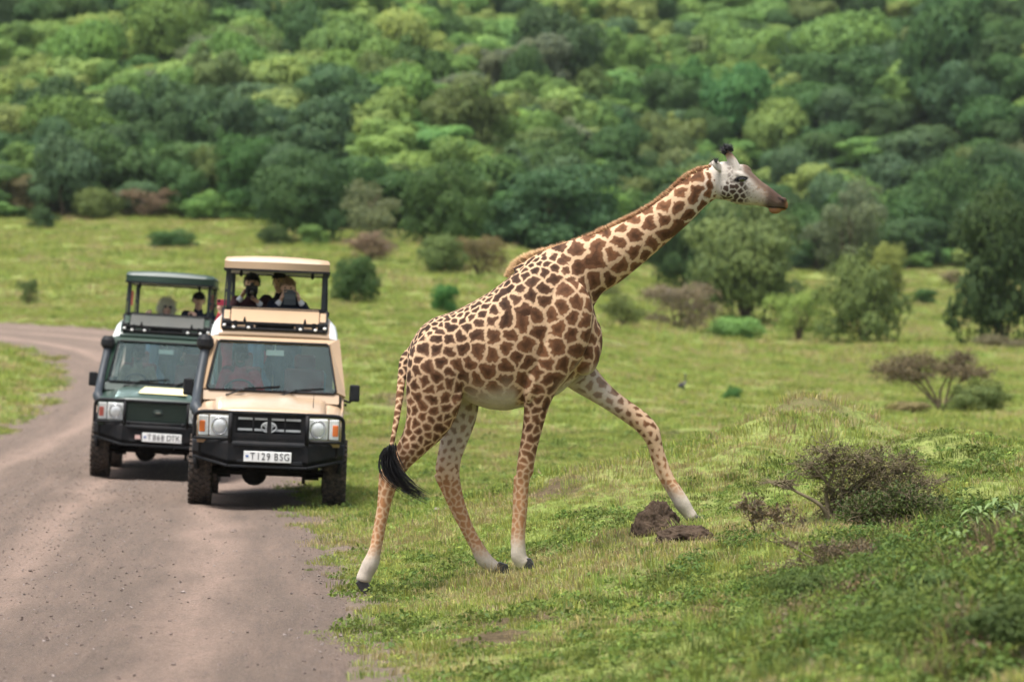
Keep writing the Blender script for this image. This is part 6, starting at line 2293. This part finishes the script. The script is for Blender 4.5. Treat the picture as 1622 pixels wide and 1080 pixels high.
def thorn(name, px, py, w_px, h_px, seed, label, stems, leaf_col, spread_dirs, ntw=900, nleaf=2600, flat=.3, leaf=.016, depth=3):
    """gnarled shrub: recursive tapering branches, twigs and tiny leaves"""
    x, y = on_ground(px, py)
    k = y / FPX
    W, H = w_px * k, h_px * k
    r = random.Random(seed)
    root = tag(empty(name, (x, y, hz(x, y) - .02)), label, 'shrub')
    br, tw = MB(), MB()
    tips = []
    def grow(p, d, L, rad, lev):
        pts = [p]; q = p.copy()
        for i in range(4):
            d = (d + Vector((r.uniform(-.35, .35), r.uniform(-.35, .35), r.uniform(-.12, .18) - (.10 if lev else 0) * flat)).normalized() * .38).normalized()
            q = q + d * L / 4
            q.z = max(q.z, .02)
            pts.append(q.copy())
        (br if lev < 2 else tw).tube(pts, [rad * (1 - .6 * i / 4) for i in range(5)], 6 if lev < 2 else 4, cap=False)
        if lev >= 2: tips.extend(pts[1:])
        if lev >= depth: return
        nb = (5, 7, 6, 4)[min(lev, 3)]
        for i in range(nb):
            t = r.uniform(.35, 1.0)
            b = pts[min(4, int(t * 4) + (1 if r.random() < .5 else 0))]
            nd = (d + Vector((r.uniform(-1, 1), r.uniform(-1, 1), r.uniform(-.45, .6) * (1 - flat * .5)))).normalized()
            grow(b.copy(), nd, L * r.uniform(.42, .7), rad * .58, lev + 1)
    for dx, dy, dz, L, rad in stems:
        grow(Vector((dx * .03, dy * .03, 0)), Vector((dx, dy, dz)).normalized(), L * H, rad * H, 0)
    # fit to the measured size
    allp = np.array(br.v + tw.v)
    cx = (np.percentile(allp[:, 0], 5) + np.percentile(allp[:, 0], 95)) / 2
    sx = W / (np.percentile(allp[:, 0], 97) - np.percentile(allp[:, 0], 3)); sz = H / np.percentile(allp[:, 2], 97)
    fit = lambda P: np.stack([(P[:, 0] - cx) * sx, P[:, 1] * sx, P[:, 2] * sz], -1)
    br.v = [tuple(q) for q in fit(np.array(br.v))]; tw.v = [tuple(q) for q in fit(np.array(tw.v))]
    br.build('branches', [TWIG], root, True)
    tw.build('twigs', [TWIG], root, True)
    T = fit(np.array([tuple(t) for t in tips]))
    rr = np.random.default_rng(seed)
    ii = rr.integers(0, len(T), nleaf)
    C = T[ii] + rr.normal(0, .018, (nleaf, 3))
    C[:, 2] = np.maximum(C[:, 2], .01)
    link('leaves', quads_mesh('thorn_leaves', C, rr.normal(size=(nleaf, 3)) + [0, 0, .4], leaf * rr.uniform(.5, 1.6, nleaf), leaf_col, np.clip(rr.normal(.5, .25, nleaf), 0, 1), 1.8, rr), root)
    return root


L_OLIVE = leaf_mat('thorn_leaf', (.17, .16, .075), .2, rand=.3)
L_DRY = leaf_mat('dry_thorn_leaf', (.17, .125, .085), .2, rand=.3)
L_GRN = leaf_mat('green_thorn_leaf', (.085, .11, .04), .25, rand=.3)


def pad_shrub(name, px, py, pads, label, leaf_mat_, seed, twigs=150, leaves=450, leaf=.012, stem=.020, tw_len=.16):
    """shrub of several stems, each ending in a tangled pad of twigs: pads = photo x, y, width, height, leaf share"""
    x, y = on_ground(px, py)
    k = y / FPX
    z0 = hz(x, y) - .02
    root = tag(empty(name, (x, y, z0)), label, 'shrub')
    r = random.Random(seed); q = np.random.default_rng(seed)
    br, tw = MB(), MB()
    C = []
    zpx = 540 + FPX * (CAM_Z - z0) / y
    for cx, cy, w, h, ls in pads:
        c = Vector(((cx - px) * k, r.uniform(-.35, .35) * w * k, (zpx - cy) * k))
        rad = Vector((w * k / 2, w * k * .42, h * k / 2))
        b = Vector((r.uniform(-.04, .04), r.uniform(-.04, .04), 0))
        m1 = b.lerp(c, .35) + Vector((r.uniform(-.06, .06), r.uniform(-.05, .05), .10 * c.z)); m2 = b.lerp(c, .7) + Vector((r.uniform(-.06, .06), r.uniform(-.05, .05), .06 * c.z))
        sp = catmull([tuple(v) for v in (b, m1, m2, c)], 4)
        br.tube(sp, [stem * (1 - .65 * t / (len(sp) - 1)) for t in range(len(sp))], 7)
        for i in range(16):
            d = Vector(q.normal(size=3)); d.normalize()
            e = c + Vector((d.x * rad.x, d.y * rad.y, d.z * rad.z)) * r.uniform(.6, 1.0)
            s0 = Vector(sp[-1 - r.randrange(0, 5)])
            mid = s0.lerp(e, .5) + Vector(q.normal(0, .02, 3))
            br.tube([s0, mid, e], [stem * .34, stem * .24, stem * .10], 5)
        n = int(twigs * max(.4, w * h / 3000))
        for i in range(n):
            d = q.normal(size=3); d /= np.linalg.norm(d)
            p = c + Vector((d[0] * rad.x, d[1] * rad.y, d[2] * rad.z)) * (q.random() ** .4)
            g = Vector((d[0] * 1.0 + q.normal(0, .7), d[1] + q.normal(0, .7), d[2] * .6 + q.normal(.05, .45))).normalized() * tw_len * r.uniform(.4, 1.0) * k / .0052
            mid = p + g * .5 + Vector(q.normal(0, .012, 3))
            tw.tube([p - g * .3, mid, p + g], [stem * .13, stem * .11, stem * .05], 4, cap=False)
            for t in (.2, .6, 1.0): C.append((p + g * t, ls))
    br.build('branches', [TWIG], root, True)
    tw.build('twigs', [TWIG], root, True)
    P = np.array([tuple(c) for c, l in C]); wgt = np.array([l for c, l in C]); wgt = wgt / wgt.sum()
    n = int(leaves * len(pads))
    ii = q.choice(len(P), n, p=wgt)
    L = P[ii] + q.normal(0, .012 * k / .0052, (n, 3))
    L[:, 2] = np.maximum(L[:, 2], .01)
    link('leaves', quads_mesh('shrub_leaves', L, q.normal(size=(n, 3)) + [0, 0, .5], leaf * q.uniform(.5, 1.6, n), leaf_mat_, np.clip(q.normal(.5, .25, n), 0, 1), 1.8, q), root)
    return root


pad_shrub('thorn_shrub', 1316, 842, [(1285, 738, 64, 34, .4), (1308, 716, 50, 36, .4), (1350, 728, 80, 44, .6), (1400, 738, 86, 56, .8), (1438, 742, 50, 44, .5), (1362, 772, 110, 60, 1.0), (1418, 782, 90, 60, 1.2), (1236, 764, 62, 10, .2), (1470, 762, 50, 8, .2), (1330, 800, 60, 46, .8)],
          'gnarled brown thorn shrub with a tangled spreading top on the hump', L_OLIVE, 5, twigs=135, leaves=520, leaf=.012)
pad_shrub('thorn_shrub', 1425, 842, [(1380, 812, 90, 50, 1), (1430, 806, 90, 60, 1), (1470, 815, 70, 46, 1)], 'low green thorny scrub filling the right foot of the gnarled shrub', L_GRN, 8, twigs=240, leaves=2600, leaf=.014)
thorn('dry_shrub', 1330, 905, 170, 74, 11, 'low dry reddish scrub in front of the gnarled thorn shrub', [(.4, 0, .9, .9, .03), (-.5, -.2, .8, .9, .03), (.0, .2, 1, .8, .03)], L_DRY, None, nleaf=4200, leaf=.010)
thorn('dry_shrub', 1215, 875, 90, 60, 14, 'small bare twiggy shrub left of the dry reddish scrub', [(.4, 0, .9, .9, .02), (-.6, -.2, .7, .9, .02)], L_DRY, None, nleaf=700)
pad_shrub('flat_topped_shrub', 1492, 646, [(1412, 584, 60, 14, 1), (1446, 572, 70, 18, 1), (1440, 594, 74, 12, 1), (1500, 582, 66, 14, 1), (1536, 590, 62, 12, 1), (1524, 566, 30, 10, .6)],
          'small flat-topped acacia-like shrub with bare stems in the open meadow', L_DRY, 21, twigs=360, leaves=1100, leaf=.024, stem=.034, tw_len=.12)
x_, y_ = on_ground(1545, 648)
tag(plant('bush', x_, y_, 100 * y_ / FPX, 56 * y_ / FPX, BUSH_CROWN[1], None, 'olive', 77), 'olive bush at the right foot of the flat-topped shrub', 'bush')
x_, y_ = on_ground(1440, 652)
tag(plant('bush', x_, y_, 90 * y_ / FPX, 26 * y_ / FPX, BUSH_CROWN[2], None, 'brown', 78), 'low brown bush at the left foot of the flat-topped shrub', 'bush')


def lance_plant(px, py, h_px, seed, label, n=16):
    """leafy plant: stalks with whorls of long arching leaves, each leaf a part"""
    x, y = on_ground(px, py)
    k = y / FPX
    H = h_px * k
    r = random.Random(seed)
    root = tag(empty('leafy_plant', (x, y, hz(x, y) - .02)), label, 'plant')
    for sx_ in (-.16, .0, .2):
        hh = H * r.uniform(.8, 1.05)
        top = Vector((sx_ * .8 + r.uniform(-.03, .03), r.uniform(-.05, .05), hh))
        MB().tube([Vector((sx_ * .3, 0, 0)), top * .5, top], [.008, .007, .004], 6).build('stalk', [LANCE], root, True)
        for i in range(n):
            t = .45 + .55 * i / n
            b = Vector((sx_ * .3, 0, 0)).lerp(top, t)
            a = i * 2.4 + r.uniform(-.3, .3)
            L = r.uniform(.11, .17); d = Vector((math.cos(a), math.sin(a), 0)); s = Vector((-d.y, d.x, 0))
            pts = [b + d * L * u + Vector((0, 0, L * (.75 * u - .95 * u * u))) for u in (0, .3, .6, .85, 1)]
            w = [.004, .016, .018, .010, .001]
            m = MB(); m.grid([[p - s * q + Vector((0, 0, .006)), p, p + s * q + Vector((0, 0, .006))] for p, q in zip(pts, w)])
            m.build('leaf', [LANCE], root, True)
    return root


LANCE = simple_mat('lance_leaf', (.12, .18, .05), .5, var=.25, scale=8)
lance_plant(1575, 850, 72, 3, 'leafy plant with long arching leaves on the crest at the right edge')
lance_plant(1540, 905, 50, 5, 'lower leafy plant with arching leaves in the weeds below the crest plant')

# leafy bushes half buried in the weeds of the hump
for i, (px, py, w, h, c, lab) in enumerate([(1500, 975, 210, 92, 'moss', 'dark leafy bush low on the hump near the right edge'), (1290, 955, 130, 60, 'moss', 'small leafy bush in the weeds below the dry scrub'), (1590, 1035, 180, 120, 'moss', 'dark bush in the lower right corner'),
                                            (1395, 900, 110, 50, 'olive', 'olive bush right of the dry reddish scrub'), (1470, 1010, 120, 50, 'olive', 'low olive bush under the dark leafy bush')]):
    x_, y_ = on_ground(px, py)
    tag(plant('bush', x_, y_, w * y_ / FPX, h * y_ / FPX, HUMP_CROWN[i % 2], None, c, 500 + i), lab, 'bush')

# ------------------------------------------------------------------ haze: pale even air round the whole place
_hm = bpy.data.materials.new('haze_air'); _hm.use_nodes = True
_ht = _hm.node_tree
for _n in list(_ht.nodes):
    if _n.type != 'OUTPUT_MATERIAL': _ht.nodes.remove(_n)
_ho = [n for n in _ht.nodes if n.type == 'OUTPUT_MATERIAL'][0]
_pv = _ht.nodes.new('ShaderNodeVolumePrincipled')
_pv.inputs['Color'].default_value = (.86, .93, 1.0, 1)
_pv.inputs['Density'].default_value = .00006
_ht.links.new(_pv.outputs[0], _ho.inputs['Volume'])
_zmin, _zmax = float(GZ.min()), float(GZ.max())
_hx = float(np.abs(GX).max()) + 8
hb = MB().box((0, 250, (_zmin - 1 + _zmax + 14) / 2), (2 * _hx, 620, _zmax - _zmin + 15))
tag(hb.build('haze', [_hm]), 'thin pale haze over the valley', kind='stuff')
scene.cycles.volume_bounces = 1
